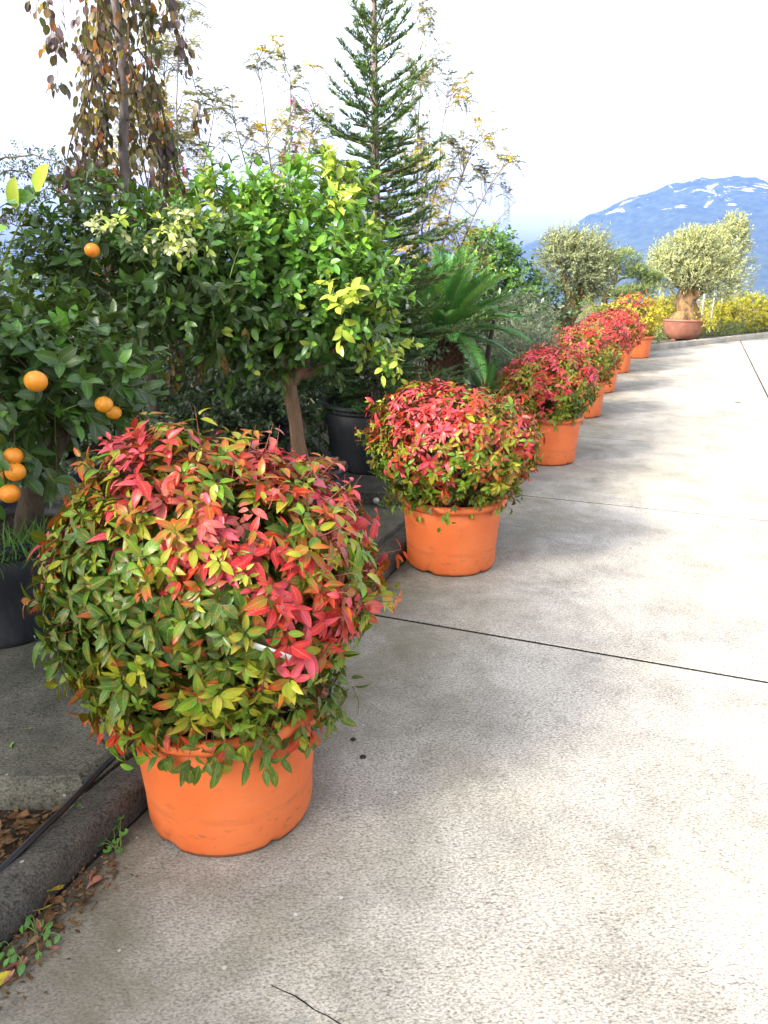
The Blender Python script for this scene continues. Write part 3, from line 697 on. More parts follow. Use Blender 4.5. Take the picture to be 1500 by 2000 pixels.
def orange_tree():
    loc = np.array([-1.72, 3.20, .082]); rng = np.random.default_rng(61)
    t = thing('orange_tree', 'dark leaved orange tree with ripe oranges in the big black pot beside the pavement edge', 'tree', tuple(loc))
    add_pot(t, .37, .46, 'black_plastic', .40, lip=.016, band=.07)
    tr = MB(); tr.tube(np.array([(.13, .02, .36), (.16, .02, .50), (.21, .0, .62), (.27, .02, .74), (.33, .05, .86), (.36, .08, 1.0)]), [.062, .056, .052, .050, .046, .04], 14)
    build(tr, 'trunk', 'dark_bark', t)
    lb = MB()
    for tgt, r0 in (((.1, .0, 1.25), .03), ((-.3, -.1, 1.3), .026), ((.62, .1, 1.2), .024), ((.3, -.3, 1.25), .022), ((-.2, .3, 1.45), .022)):
        lb.tube(curve((.34, .06, .9), tgt, .03, 8, rng, .015), np.linspace(r0, .006, 8), 7)
    # the long branch that hangs at the left with fruit at its end
    hang = at(25, 800, 2.85)-loc, at(30, 960, 2.80)-loc
    lb.tube(curve((-.2, -.1, 1.2), hang[0], .06, 6), np.linspace(.012, .007, 6), 6); lb.tube(curve(hang[0], hang[1], -.01, 6), np.linspace(.007, .003, 6), 5)
    build(lb, 'limbs', 'dark_bark', t)
    L = Leaves(CP); tw = MB()
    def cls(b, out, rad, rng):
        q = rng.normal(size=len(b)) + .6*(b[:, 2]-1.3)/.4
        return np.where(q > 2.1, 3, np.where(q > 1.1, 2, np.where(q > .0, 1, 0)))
    lobes = [((.12, -.05, 1.16), (.50, .45, .27), 4), ((.46, -.10, 1.10), (.28, .30, .24), 2.0), ((-.30, -.1, 1.16), (.45, .42, .27), 3), ((.0, .1, 1.0), (.45, .4, .18), 1.4)]
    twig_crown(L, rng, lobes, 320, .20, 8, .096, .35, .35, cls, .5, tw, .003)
    twig_crown(L, rng, [(hang[0]*.5+hang[1]*.5+[-.03, 0, .04], (.10, .09, .17), 1)], 22, .13, 4, .095, -.4, .6, cls, .2, tw, .002)
    # a young pale shoot reaching up at the left
    s0 = at(-40, 460, 2.7)-loc; s1 = at(70, 375, 2.6)-loc
    tw.tube(curve(s0-[.1, -.1, .3], s1, .02, 6), np.linspace(.006, .002, 6), 5)
    L.add(np.array([s1, s1-[.07, 0, .05], s1-[.10, 0, .02], s0+[.03, 0, .03], s0+[0, -.02, 0]]), np.array([(.5, -.2, .7), (.2, -.3, .8), (.8, -.2, .1), (.1, -.3, .9), (.7, -.3, .3)]), (-.2, -.9, .35), .10, np.array([4, 4, 2, 4, 3]))
    build(tw, 'twigs', 'green_twig', t, kind='stuff')
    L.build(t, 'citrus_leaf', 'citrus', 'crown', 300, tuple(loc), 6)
    for px, py, Y, r in ((70, 745, 2.62, .0385), (165, 743, 2.95, .034), (203, 790, 2.85, .034), (222, 806, 2.95, .03), (26, 892, 2.72, .036), (30, 922, 2.68, .037), (19, 964, 2.66, .037), (14, 930, 2.76, .036)):
        fruit(t, tuple(at(px, py, Y)-loc), r, rng.uniform(-.3, .3))
orange_tree()
# weeds in the orange tree's pot
def grass_tuft(loc, n, r, h, seed, name='grass', mat='fine_leaf', parent=None, col=(.06, .17, .03)):
    rng = np.random.default_rng(seed); L = Leaves([(tuple(.7*x for x in col), col), (tuple(1.1*x for x in col), tuple(1.6*x for x in col))])
    TPL['blade'] = [leaf_tpl(4, .055, .2, .9, .45, .2)]
    p = np.stack([rng.normal(size=n)*r, rng.normal(size=n)*r, np.zeros(n)], -1)
    L.add(p, unit(np.stack([rng.normal(size=n)*.5, rng.normal(size=n)*.5, np.ones(n)], -1)), rng.normal(size=(n, 3))*np.array([1, 1, .2]), h*rng.uniform(.5, 1.2, n), rng.integers(2, size=n))
    o = L.build(parent, mat, 'blade', name); o.location = loc; return o
grass_tuft((-1.48, 2.98, .49), 190, .10, .13, 3)

def citrus_back():
    loc = np.array([-1.50, 4.35, .082]); rng = np.random.default_rng(71)
    t = thing('orange_tree', 'taller orange tree with one fruit and pale cream shoots behind the dark orange tree', 'tree', tuple(loc))
    add_pot(t, .32, .40, 'black_plastic', .34, lip=.014, band=.06)
    tr = MB(); tr.tube(np.array([(0, 0, .3), (.0, 0, .6), (-.02, .01, .85), (.0, .02, 1.1), (.03, .02, 1.3)]), [.045, .04, .037, .034, .03], 12); build(tr, 'trunk', 'dark_bark', t)
    lb = MB(); limbs(lb, np.array((.02, .02, 1.2)), [((-.4, 0, 1.6), .8), ((.35, 0, 1.6), .8), ((.6, -.1, 1.55), .6), ((0, .2, 1.8), .6), ((-.1, -.3, 1.6), .6)], .03, rng); build(lb, 'limbs', 'dark_bark', t)
    L = Leaves(CP); tw = MB()
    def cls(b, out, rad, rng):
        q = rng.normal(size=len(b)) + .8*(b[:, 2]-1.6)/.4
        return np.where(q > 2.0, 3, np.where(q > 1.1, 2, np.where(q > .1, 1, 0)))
    lobes = [((.18, 0, 1.52), (.50, .45, .30), 4), ((-.12, 0, 1.60), (.30, .34, .30), 2), ((.48, -.05, 1.48), (.36, .36, .26), 2), ((.10, 0, 1.72), (.28, .3, .20), 1)]
    twig_crown(L, rng, lobes, 330, .22, 8, .080, .45, .3, cls, .5, tw, .0026)
    pale = lambda b, o, r, g: np.where(g.random(len(b)) < .6, 5, 4)
    for px, py, Y, s in ((225, 440, 3.85, .08), (375, 455, 3.85, .11), (330, 470, 3.85, .07), (350, 440, 3.85, .07)):
        twig_crown(L, rng, [(at(px, py, Y)-loc, (s, s*.6, s*.7), 1)], 9, .08, 6, .042, .2, .5, pale, .2, tw, .002)
    build(tw, 'twigs', 'green_twig', t, kind='stuff')
    L.build(t, 'citrus_leaf', 'citrus', 'crown', 220, tuple(loc), 7)
    fruit(t, tuple(at(180, 489, 3.78)-loc), .035, .2)
citrus_back()
# ================================================================== weeping beech
def weeping_beech():
    loc = np.array([-1.72, 5.62, .17]); rng = np.random.default_rng(81)
    t = thing('weeping_beech', 'tall weeping beech with curtains of purple brown autumn leaves in a slim black pot', 'tree', tuple(loc))
    add_pot(t, .22, .36, 'black_plastic', .30, lip=.012, band=.05)
    zs = np.linspace(.28, 4.3, 22); pts = np.stack([.02*np.sin(zs*2.1)+.035*(zs > 2.2)*np.sin(zs*3), .02*np.cos(zs*1.7), zs], -1)
    build(MB().tube(pts, np.linspace(.046, .016, 22), 10), 'trunk', 'grey_bark', t)
    L = Leaves([((.045, .028, .055), (.070, .032, .070)), ((.085, .070, .030), (.11, .075, .03)), ((.06, .075, .035), (.075, .085, .04)),
                ((.48, .33, .03), (.55, .38, .05)), ((.42, .14, .035), (.45, .11, .03)), ((.30, .10, .09), (.26, .07, .08)), ((.16, .10, .045), (.20, .12, .05))])
    n_br = 54
    for i in range(n_br):
        upper = i < 36
        z0 = rng.uniform(2.35, 4.25) if upper else rng.uniform(1.25, 2.0)
        a = rng.uniform(0, 2*math.pi); reach = rng.uniform(.14, .50) if upper else rng.uniform(.10, .42); drop = rng.uniform(.7, 1.45) if upper else rng.uniform(.45, 1.0)
        drop = min(drop, z0-.42); d = np.array([math.cos(a), math.sin(a), 0]); p0 = np.array([np.interp(z0, zs, pts[:, 0]), np.interp(z0, zs, pts[:, 1]), z0])
        s = np.linspace(0, 1, 16); out = reach*np.clip(1.15*np.sqrt(s), 0, 1); zz = .10*np.sin(np.pi*np.clip(s*3, 0, 1))*(s < .33) - drop*np.clip((s-.12)/.88, 0, 1)**1.15
        P = p0 + d*out[:, None] + np.stack([.03*np.sin(s*7+i), .03*np.cos(s*6+i*2), zz], -1)
        b = build(MB().tube(P, np.linspace(.008, .0016, 16), 5), 'branch', 'twig_bark', t)
        nl = int(drop*(82 if upper else 84)); tt = np.clip(rng.choice(rng.uniform(.2, 1, 9), nl) + rng.normal(size=nl)*.035, .15, 1); q = np.stack([np.interp(tt, s, P[:, k_]) for k_ in range(3)], -1)
        sd = sphere_dirs(rng, nl, -.2, .2); dd = unit(sd*.55 + np.array([0, 0, -.9])); u = unit(sd + rng.normal(size=(nl, 3))*.4)
        q = q + sd*rng.uniform(.0, .07, nl)[:, None]
        main = rng.choice([0, 1, 2, 6], p=[.62, .13, .20, .05] if upper else [.10, .26, .34, .30]); c = np.where(rng.random(nl) < .52, main, rng.choice(7, nl, p=[.25, .19, .23, .08, .08, .08, .09]))
        L.add(q, dd, u, .056*rng.uniform(.6, 1.3, nl), c)
    L.build(t, 'beech_leaf', 'beech', 'foliage', 300, tuple(loc), 8)
weeping_beech()

# ================================================================== dark evergreen shrubs filling the back of the terrace
DP = [((.016, .05, .018), (.018, .055, .02)), ((.024, .075, .024), (.028, .085, .026)), ((.035, .10, .03), (.045, .12, .034)), ((.06, .15, .03), (.08, .18, .035))]
def shrub(name, label, cat, loc, lobes, n_twigs, tlen, per, lsize, pal, mat, tpl, seed, cls=None, up=.3, droop=.2, n_parts=0, group=None, stems=4, stem_h=.5, pot=None, parts_tpl=None, bark_m='dark_bark', trunk_r=.02):
    rng = np.random.default_rng(seed); t = thing(name, label, cat, loc, group)
    if pot: add_pot(t, pot[0], pot[1], pot[2] if len(pot) > 2 else 'black_plastic', pot[1]-.06, lip=.014, band=.06, seg=40)
    z0 = pot[1]-.08 if pot else 0; mb = MB()
    for i in range(stems):
        c = lobes[i % len(lobes)]; tgt = np.array(c[0]) + rng.normal(size=3)*np.array(c[1])*.35
        b = np.array([rng.normal()*.04, rng.normal()*.04, z0]) if stems > 1 else np.array([0, 0, z0])
        mb.tube(curve(b, tgt, .0, 7, rng, .02), np.linspace(trunk_r, trunk_r*.3, 7), 7)
    build(mb, 'stems', bark_m, t, kind='stuff')
    L = Leaves(pal); cls = cls or (lambda b, o, r, g: np.clip((g.normal(size=len(b))*.9 + 1.2 + .5*o[:, 2]).astype(int), 0, len(pal)-1))
    twig_crown(L, rng, lobes, n_twigs, tlen, per, lsize, up, droop, cls, .5)
    L.build(t, mat, tpl, 'crown', n_parts, loc, seed, parts_tpl=parts_tpl); return t
shrub('camellia_shrub', 'dark glossy evergreen shrub between the lemon trunk and the weeping beech', 'shrub', (-1.05, 6.15, .17), [((0, 0, .98), (.75, .55, .75), 3), ((-.35, -.15, .45), (.5, .45, .42), 1.6), ((.28, -.25, .42), (.45, .4, .40), 1.6)], 900, .18, 9, .058, DP, 'dark_leaf', 'ovate', 91, n_parts=180, pot=(.28, .3))
shrub('evergreen_shrub', 'very dark evergreen shrub standing behind the weeping beech', 'shrub', (-2.55, 6.9, .17), [((0, 0, .75), (.85, .6, .85), 3), ((.5, 0, .5), (.6, .5, .6), 1.5)], 560, .24, 8, .075, DP, 'dark_leaf', 'ovate', 92, pot=(.3, .3))
shrub('evergreen_shrub', 'dark broad evergreen shrub behind the potted lemon tree', 'shrub', (-.35, 7.6, .17), [((0, 0, .8), (.9, .6, .88), 3), ((-.5, 0, .55), (.6, .5, .6), 1)], 560, .24, 8, .075, DP, 'dark_leaf', 'ovate', 93, pot=(.3, .3))
shrub('evergreen_shrub', 'low dark evergreen shrub behind the fruiting orange tree, at the frame edge', 'shrub', (-2.75, 6.1, .17), [((0, 0, .7), (.8, .5, .75), 3)], 340, .24, 8, .075, DP, 'dark_leaf', 'ovate', 94, pot=(.3, .3))
shrub('ground_ivy', 'low leafy dark plant under the weeping beech by the slim black pot', 'plant', (-2.25, 5.35, .17), [((0, 0, .15), (.45, .16, .20), 2), ((.9, .15, .14), (.45, .16, .18), 1)], 220, .10, 6, .045, DP, 'dark_leaf', 'ovate', 95, stems=8, trunk_r=.004)
for i, (x, y, rx, h) in enumerate(((-3.9, 7.7, 1.2, 1.75), (-2.6, 9.3, 1.3, 1.7), (-.9, 9.6, 1.2, 1.75), (.7, 10.3, 1.1, 1.35), (2.0, 12.2, 1.0, 1.2))):
    shrub('hedge_shrub', ['wide dark hedge shrub far behind the dark orange tree', 'wide dark hedge shrub far behind the weeping beech', 'wide dark hedge shrub far behind the lemon tree', 'wide dark hedge shrub far behind the fir', 'wide dark hedge shrub far behind the cycad'][i],
          'shrub', (x, y, .17), [((0, 0, h*.5), (rx, .6, h*.5), 1)], 420, .3, 8, .12, DP, 'dark_leaf', 'diamond', 100+i, group='hedge shrubs at the back of the terrace')

# ================================================================== fir in a large black pot
def fir():
    loc = np.array([-.05, 5.80, .17]); rng = np.random.default_rng(111)
    t = thing('fir_tree', 'tall fir with flat tiers of needle branches in the largest black pot', 'tree', tuple(loc))
    add_pot(t, .41, .50, 'black_plastic', .44, lip=.018, band=.07)
    H = 3.95; build(MB().tube(np.stack([np.linspace(0, -.02, 9), np.zeros(9), np.linspace(.4, H, 9)], -1), np.linspace(.05, .006, 9), 10), 'trunk', 'grey_bark', t)
    L = Leaves([((.042, .105, .040), (.06, .14, .05)), ((.075, .165, .05), (.11, .21, .06)), ((.20, .30, .06), (.27, .36, .075))])
    NP_, ND, NU, NS, NC = [], [], [], [], []
    z = .56; wi = 0
    while z < H-.05:
        f = max(0.0, (z-.6)/(H-.6)); ln = min(.66, .84*(1-f)**1.2+.10)
        if f > .45: ln *= .92
        nb = 8 if f < .45 else 6; step = .082+.05*f
        for kx in range(nb):
            a = 2*math.pi*(kx+.37*wi)/nb + rng.normal()*.16; l = ln*rng.uniform(.45, 1.18); el = (-.22+1.40*f**1.15)+rng.normal()*.11
            if rng.random() < (.04+.14*f): continue
            zz = z + rng.uniform(-.6, .6)*step
            d = np.array([math.cos(a)*math.cos(el), math.sin(a)*math.cos(el), math.sin(el)])
            s = np.linspace(0, 1, 7); P = np.array([0, 0, zz]) + d*l*s[:, None]; P[:, 2] += l*(-.12*np.sin(np.pi*s) + .10*s**3)*(1-f)
            br = MB().tube(P, np.linspace(.011*(1-.6*f), .002, 7), 5); build(br, 'branch', 'twig_bark', t)
            side = unit(np.cross(d, [0, 0, 1.])); tw = []
            ns = max(5, int(l*22))
            for q in range(ns):                          # side shoots, left and right in the plane of the branch
                u_ = .18+.80*q/ns; p = np.array([np.interp(u_, s, P[:, c]) for c in range(3)]); sgn = 1 if q % 2 else -1
                sl = (.05+.20*l*(1-u_)*1.1)*rng.uniform(.7, 1.2); sdir = unit(side*sgn*.8+d*.75+np.array([0, 0, rng.normal()*.12+.05])); tw.append((p, sdir, sl))
                if sl > .10:
                    for h_ in (.45, .75):
                        for s2 in (-1, 1): tw.append((p+sdir*sl*h_, unit(sdir*.8+np.cross(sdir, [0, 0, 1.])*s2*.6+[0, 0, .05]), sl*.42))
            tw.append((P[-2], unit(P[-1]-P[-2]), l*.22)); tw.append((P[3], unit(P[6]-P[3]), l*.5))
            for p, sdir, sl in tw:
                m = max(10, int(sl*(260 if f < .35 else 330))); w_ = rng.random(m); e1 = perp(np.tile(sdir, (m, 1)), rng); e1[:, 2] = np.abs(e1[:, 2])*.6+.05
                NP_.append(p+sdir*(sl*w_)[:, None]); ND.append(unit(e1*.85+sdir*.62)); NU.append(np.cross(e1, sdir)+[0, 0, .3]); NS.append(.032*rng.uniform(.8, 1.15, m))
                tip = (w_ > .7) & (rng.random(m) < .55); NC.append(np.where(tip, 2 if rng.random() < (.25+.5*f) else 1, rng.integers(0, 2, m)))
        z += step; wi += 1
    TPL['fir_needle'] = [flat_tpl(.22)]
    L.add(np.vstack(NP_), np.vstack(ND), np.vstack(NU), np.concatenate(NS), np.concatenate(NC))
    print('fir needles', len(np.concatenate(NC)))
    L.build(t, 'needle', 'fir_needle', 'needles')
fir()
o = build(MB().box((0, 0, .0), (.011, .001, .062), 0).tube(np.array([(0, 0, .06), (0, .01, .12)]), .0012, 4), 'plant_tag', 'white_plastic', smooth=False)
o.location = at(797, 612, 5.50); o.rotation_euler = (.1, -.14, .2); tag(o, 'white plastic tag hanging on the fir branches', 'tag')

# ================================================================== cycad
def cycad(label, loc, n_f, flen, trunk_h, trunk_r, seed, name='cycad', zmin=-.5, pot=None):
    rng = np.random.default_rng(seed); t = thing(name, label, 'palm', loc)
    z0 = 0
    if pot: add_pot(t, pot[0], pot[1], 'black_plastic', pot[1]-.06, lip=.014, band=.06, seg=40); z0 = pot[1]-.07
    zt = z0+trunk_h
    if trunk_h > .2:
        tr = build(MB().lathe([(trunk_r*.95, z0), (trunk_r, z0+.15*trunk_h), (trunk_r, z0+.7*trunk_h), (trunk_r*.8, zt), (.01, zt+.03)], 24), 'trunk', 'cycad_bark', t)
        sc = MB(); rows = int(trunk_h/.035)
        for r_ in range(rows):                           # stubs of old leaf stalks
            for c in range(15):
                a = 2*math.pi*(c+.5*(r_ % 2))/15 + rng.normal()*.03; zz = z0+.02+r_*.035
                dd = np.array([math.cos(a), math.sin(a), 0]); P = [dd*(trunk_r*.9)+[0, 0, zz], dd*(trunk_r+.022)+[0, 0, zz+.012], dd*(trunk_r+.034+rng.random()*.012)+[0, 0, zz+.035]]
                sc.tube(np.array(P), [.022, .017, .004], 4)
        build(sc, 'leaf_stubs', 'cycad_bark', tr, kind='stuff')
    for i in range(n_f):
        f = i/(n_f-1); a = i*2.39996+rng.normal()*.15; el = R_(82)*(1-f)**.5 + R_(-26)*f**1.6 + rng.normal()*.08
        l = flen*rng.uniform(.86, 1.08)*(1-.12*(1-f)); s = np.linspace(0, 1, 12)
        e = el - s*R_(22+26*f)*(.4+.6*s); st_ = l/11; P = [np.array([math.cos(a)*.03, math.sin(a)*.03, zt+.02])]
        for k_ in range(11): P.append(P[-1]+np.array([math.cos(a)*math.cos(e[k_]), math.sin(a)*math.cos(e[k_]), math.sin(e[k_])])*st_)
        P = np.array(P); T = unit(np.gradient(P, axis=0)); sd = np.array([-math.sin(a), math.cos(a), 0]); up = np.cross(sd, T)*-1; up = np.where(up[:, 2:3] < 0, -up, up)
        L = Leaves([((.042, .17, .04), (.055, .21, .048)), ((.075, .25, .05), (.10, .30, .06)), ((.16, .35, .06), (.24, .42, .08))])
        m = 58; w_ = np.linspace(.10, .995, m)
        for sgn in (-1, 1):
            p = np.stack([np.interp(w_, s, P[:, c]) for c in range(3)], -1); tt = np.stack([np.interp(w_, s, T[:, c]) for c in range(3)], -1); uu = np.stack([np.interp(w_, s, up[:, c]) for c in range(3)], -1)
            d = sd*sgn*.85 + tt*(.40+.5*w_[:, None]) + uu*.42 + rng.normal(size=(m, 3))*.05
            L.add(p, d, uu+sd*sgn*-.3, .150*flen*np.sin(np.pi*np.clip(w_*.86+.12, 0, 1))**.6+.012, int(rng.choice([0, 1, 1, 2] if f < .5 else [0, 0, 1])))
        TPL['cyc'] = [flat_tpl(.12)]
        fo = L.build(t, 'cycad_leaf', 'cyc', 'frond'); del fo['kind']
        obj('rachis', MB().tube(P, np.linspace(.007, .0018, 12), 4).mesh('rachis', 'green_twig'), fo)
    return t
cycad('large cycad with a shaggy brown trunk and a full fan of stiff fronds', (.60, 7.75, .17), 70, .90, .66, .155, 121, pot=(.30, .24))
cycad('small low cycad at the foot of the large cycad', (1.02, 7.75, .17), 16, .50, .05, .08, 123, pot=(.18, .20))
o = build(MB().box((0, 0, 0), (.008, .001, .035)).tube(np.array([(0, 0, .03), (0, .01, .07)]), .001, 4), 'plant_tag', 'red_plastic', smooth=False)
o.location = (.80, 7.58, .86); tag(o, 'small red tag hanging by the cycad trunk', 'tag')
# ================================================================== planting behind the far pots
GP = [((.13, .17, .12), (.17, .21, .15)), ((.19, .24, .16), (.24, .29, .20)), ((.10, .14, .09), (.13, .17, .11)), ((.27, .31, .17), (.33, .36, .20))]     # grey green
OP = [((.18, .21, .11), (.23, .25, .13)), ((.28, .31, .16), (.34, .36, .19)), ((.38, .40, .16), (.44, .45, .18)), ((.11, .14, .08), (.15, .18, .10))]      # olive
YP = [((.30, .28, .025), (.38, .34, .03)), ((.42, .36, .03), (.48, .42, .04)), ((.22, .26, .03), (.28, .31, .035)), ((.14, .21, .03), (.2, .27, .035))]    # golden
LP = [((.05, .16, .03), (.06, .19, .03)), ((.09, .25, .03), (.12, .29, .035)), ((.25, .36, .04), (.34, .42, .05)), ((.03, .10, .025), (.04, .12, .028))]    # laurel
up_cls = lambda order: (lambda b, o, r, g: np.array(order)[np.clip((1.4+1.3*o[:, 2]+g.normal(size=len(b))*.7).astype(int), 0, 3)])
shrub('lavender_shrub', 'grey green bushy shrub right of the cycad, beside the olive trunk', 'shrub', (1.72, 9.9, .17), [((0, 0, .76), (.40, .4, .40), 2), ((.15, 0, .52), (.32, .34, .32), 1)], 760, .14, 11, .055, GP, 'fine_leaf', 'lance', 131, up=.8, pot=(.25, .28))
shrub('lavender_shrub', 'low grey green mound below the cycad fronds, behind the crimson nandina', 'shrub', (1.55, 8.75, .17), [((0, 0, .52), (.42, .36, .32), 2)], 760, .12, 11, .05, GP, 'fine_leaf', 'lance', 132, up=.7, pot=(.24, .26))
def stub_pot():
    t = thing('cut_palm_stump', 'pale cut palm stump in a black pot beside the large cycad', 'plant', (1.18, 8.1, .17))
    add_pot(t, .25, .30, 'black_plastic', .25, lip=.016, band=.06, seg=40)
    build(MB().lathe([(.10, .22), (.085, .30), (.075, .40), (.05, .43), (.005, .435)], 16), 'stump', 'olive_bark', t)
    build(MB().tube(np.array([(-.1, 0, .22), (-.11, .01, .5), (-.08, .02, .75), (-.05, .03, .95)]), [.035, .03, .025, .015], 8), 'stem', 'dark_bark', t)
stub_pot()
shrub('laurel_shrub', 'rounded laurel with yellow green young leaves behind the cycad', 'shrub', (1.50, 12.3, .17), [((0, 0, 1.15), (.72, .5, .75), 3), ((.1, 0, 1.7), (.40, .4, .32), 1.4), ((.45, 0, 1.1), (.4, .4, .5), 1)], 640, .22, 9, .088, LP, 'citrus_leaf', 'ovate', 133, cls=up_cls([3, 0, 1, 2]), up=.7)
for i, (x, y, h, r_) in enumerate(((1.95, 13.6, 2.2, .20), (1.15, 13.2, 1.85, .18), (1.6, 14.2, 2.0, .24))):
    shrub('cypress', ['dark pointed conifer tip rising just above the rounded laurel', 'small pointed conifer left of the rounded laurel, over the cycad fronds', 'broad dark conifer behind the rounded laurel'][i], 'tree', (x, y, .17),
          [((0, 0, h*.3), (r_*1.5, r_*1.5, h*.3), 2), ((0, 0, h*.62), (r_, r_, h*.26), 2), ((0, 0, h*.88), (r_*.5, r_*.5, h*.16), 1)], 260, .13, 12, .035, [((.03, .07, .035), (.04, .09, .045)), ((.05, .10, .05), (.06, .12, .06)), ((.07, .13, .06), (.09, .15, .07))], 'fine_leaf', 'lance', 140+i, up=1.1, stems=1, trunk_r=.03)
def olive(name, label, loc, trunk_pts, trunk_rad, lobes, n_twigs, seed, lsize=.05, pal=OP, pot=None, gnarl=.25, mat_bark='olive_bark', cat='tree', per=11, order=(3, 0, 1, 2)):
    rng = np.random.default_rng(seed); t = thing(name, label, cat, loc)
    if pot: pot(t)
    P = np.array(trunk_pts, float); n = 26; s = np.linspace(0, 1, n); si = np.linspace(0, 1, len(P))
    Q = np.stack([np.interp(s, si, P[:, c]) for c in range(3)], -1); Rr = np.interp(s, si, trunk_rad)
    sides = 22; mb = MB().tube(Q, Rr, sides); V = mb.V[0].reshape(n, sides, 3); c = Q[:, None]; D = V-c
    nz = smooth_noise(V.reshape(-1, 3)*np.array([1, 1, .45]), seed, 6/trunk_rad[0]*.35).reshape(n, sides, 1) + .6*smooth_noise(V.reshape(-1, 3)*np.array([1, 1, .5]), seed+1, 14/trunk_rad[0]*.35).reshape(n, sides, 1)
    mb.V[0] = (c + D*(1+gnarl*nz)).reshape(-1, 3); build(mb, 'trunk', mat_bark, t)
    lb = MB()
    for L_ in lobes:
        lb.tube(curve(Q[-2], np.array(L_[0])+rng.normal(size=3)*.05, -.02, 7, rng, .02), np.linspace(trunk_rad[-1]*.55, .01, 7), 7)
    build(lb, 'limbs', mat_bark, t)
    L = Leaves(pal); twig_crown(L, rng, lobes, n_twigs, .19, per, lsize, .55, .1, up_cls(list(order)), .4, spread=.6); L.build(t, 'fine_leaf', 'olive_leaf', 'crown')
    return t
TPL['olive_leaf'] = [flat_tpl(.30)]
olive('olive_tree', 'small old olive with a dark trunk standing behind the middle pots', (3.02, 12.9, .17), [(0, 0, 0), (.0, 0, .35), (-.02, 0, .65), (.03, 0, .92)], [.20, .14, .12, .16],
      [((-.05, 0, 1.50), (.52, .45, .44), 3), ((.22, 0, 1.60), (.44, .4, .42), 2), ((-.2, 0, 1.78), (.30, .3, .26), 1), ((.38, 0, 1.30), (.3, .3, .26), 1)], 1500, 151, .066)
# cloud pruned pine with a leaning trunk
def cloud_pine():
    loc = np.array([4.30, 15.9, .17]); rng = np.random.default_rng(161)
    t = thing('cloud_pruned_pine', 'cloud pruned pine with a leaning dark trunk and separate needle pads', 'tree', tuple(loc))
    tr = np.array([(-.10, 0, 0), (.0, 0, .3), (.12, 0, .6), (.10, 0, .9), (.25, 0, 1.2), (.32, 0, 1.5)])
    build(MB().tube(tr, [.10, .085, .075, .065, .05, .03], 10), 'trunk', 'dark_bark', t)
    pads = [((.32, 0, 1.68), .36), ((-.18, .05, 1.30), .30), ((.62, 0, 1.42), .30), ((.78, 0, 1.05), .30), ((-.30, 0, .95), .26), ((.40, -.1, .98), .26), ((.05, -.1, 1.6), .22), ((.95, 0, 1.30), .24), ((.15, -.15, .62), .25), ((.62, -.1, .66), .26)]
    lb = MB()
    for c, r_ in pads: lb.tube(curve(tr[min(4, max(1, int(c[2]/.35)))], np.array(c)-[0, 0, .06], .03, 6, rng, .015), np.linspace(.035, .008, 6), 6)
    build(lb, 'limbs', 'dark_bark', t)
    for c, r_ in pads:
        L = Leaves([((.10, .16, .05), (.14, .20, .07)), ((.18, .24, .08), (.24, .29, .09)), ((.06, .11, .045), (.08, .13, .05)), ((.28, .32, .10), (.32, .35, .11))])
        twig_crown(L, rng, [(c, (r_*1.15, r_*.9, r_*.40), 1)], 260, .09, 13, .085, .9, .0, up_cls([2, 0, 1, 3]), .2, spread=.6)
        o = L.build(t, 'fine_leaf', 'needle', 'needle_pad')
cloud_pine()
def bowl(t):
    seg = 48; pr = [(.30, 0), (.32, .01), (.40, .12), (.45, .26), (.475, .37), (.485, .41), (.47, .43), (.44, .43), (.43, .36), (.05, .34)]
    w = build(MB().lathe(pr, seg, c=(0, 0, .05)), 'wall', 'brown_clay', t)
    build(MB().lathe([(.478, .385), (.498, .395), (.50, .42), (.485, .437), (.44, .436)], seg, c=(0, 0, .05)), 'rim', 'brown_clay', w)
    for q in range(4):
        a = q*math.pi/2+.5; build(MB().box((.24*math.cos(a), .24*math.sin(a), .025), (.05, .05, .03), a), 'foot', 'brown_clay', t, False)
    build(MB().lathe([(.435, .40), (.3, .42), (.1, .44), (.01, .45)], 24, c=(0, 0, .05)), 'soil', 'bed_soil', t)
olive('olive_tree', 'ancient olive with a thick hollow trunk in a wide brown clay bowl', (6.92, 18.25, .07), [(0, 0, .42), (.03, 0, .65), (-.02, 0, .9), (.04, 0, 1.15)], [.33, .25, .24, .30],
      [((-.15, 0, 1.80), (.75, .6, .50), 3), ((.35, 0, 1.85), (.62, .5, .55), 2.4), ((-.55, 0, 1.50), (.42, .4, .42), 1.6), ((.0, -.35, 1.45), (.5, .3, .28), 1), ((.1, 0, 2.15), (.48, .45, .30), 1.2), ((.70, 0, 1.32), (.42, .4, .46), 1.6)], 3000, 171, .070, pot=bowl, gnarl=.42, order=(0, 1, 2, 2))
shrub('golden_shrub', 'small golden yellow shrub spilling from the brown clay bowl', 'shrub', (7.22, 17.95, .47), [((0, 0, .10), (.26, .20, .17), 1), ((.10, -.1, .0), (.2, .14, .12), 1)], 150, .08, 8, .035, YP, 'fine_leaf', 'diamond', 172, trunk_r=.006)
shrub('poplar_tree', 'tall yellow green leafy tree rising behind the ancient olive', 'tree', (9.6, 22.5, .07), [((0, 0, 1.3), (.7, .6, 1.15), 3), ((-.05, 0, 2.2), (.52, .5, .60), 2), ((.05, 0, 2.65), (.3, .3, .34), 1)], 1200, .25, 10, .075, OP, 'fine_leaf', 'diamond', 173, cls=up_cls([0, 1, 2, 2]), up=.9, stems=2, trunk_r=.06)
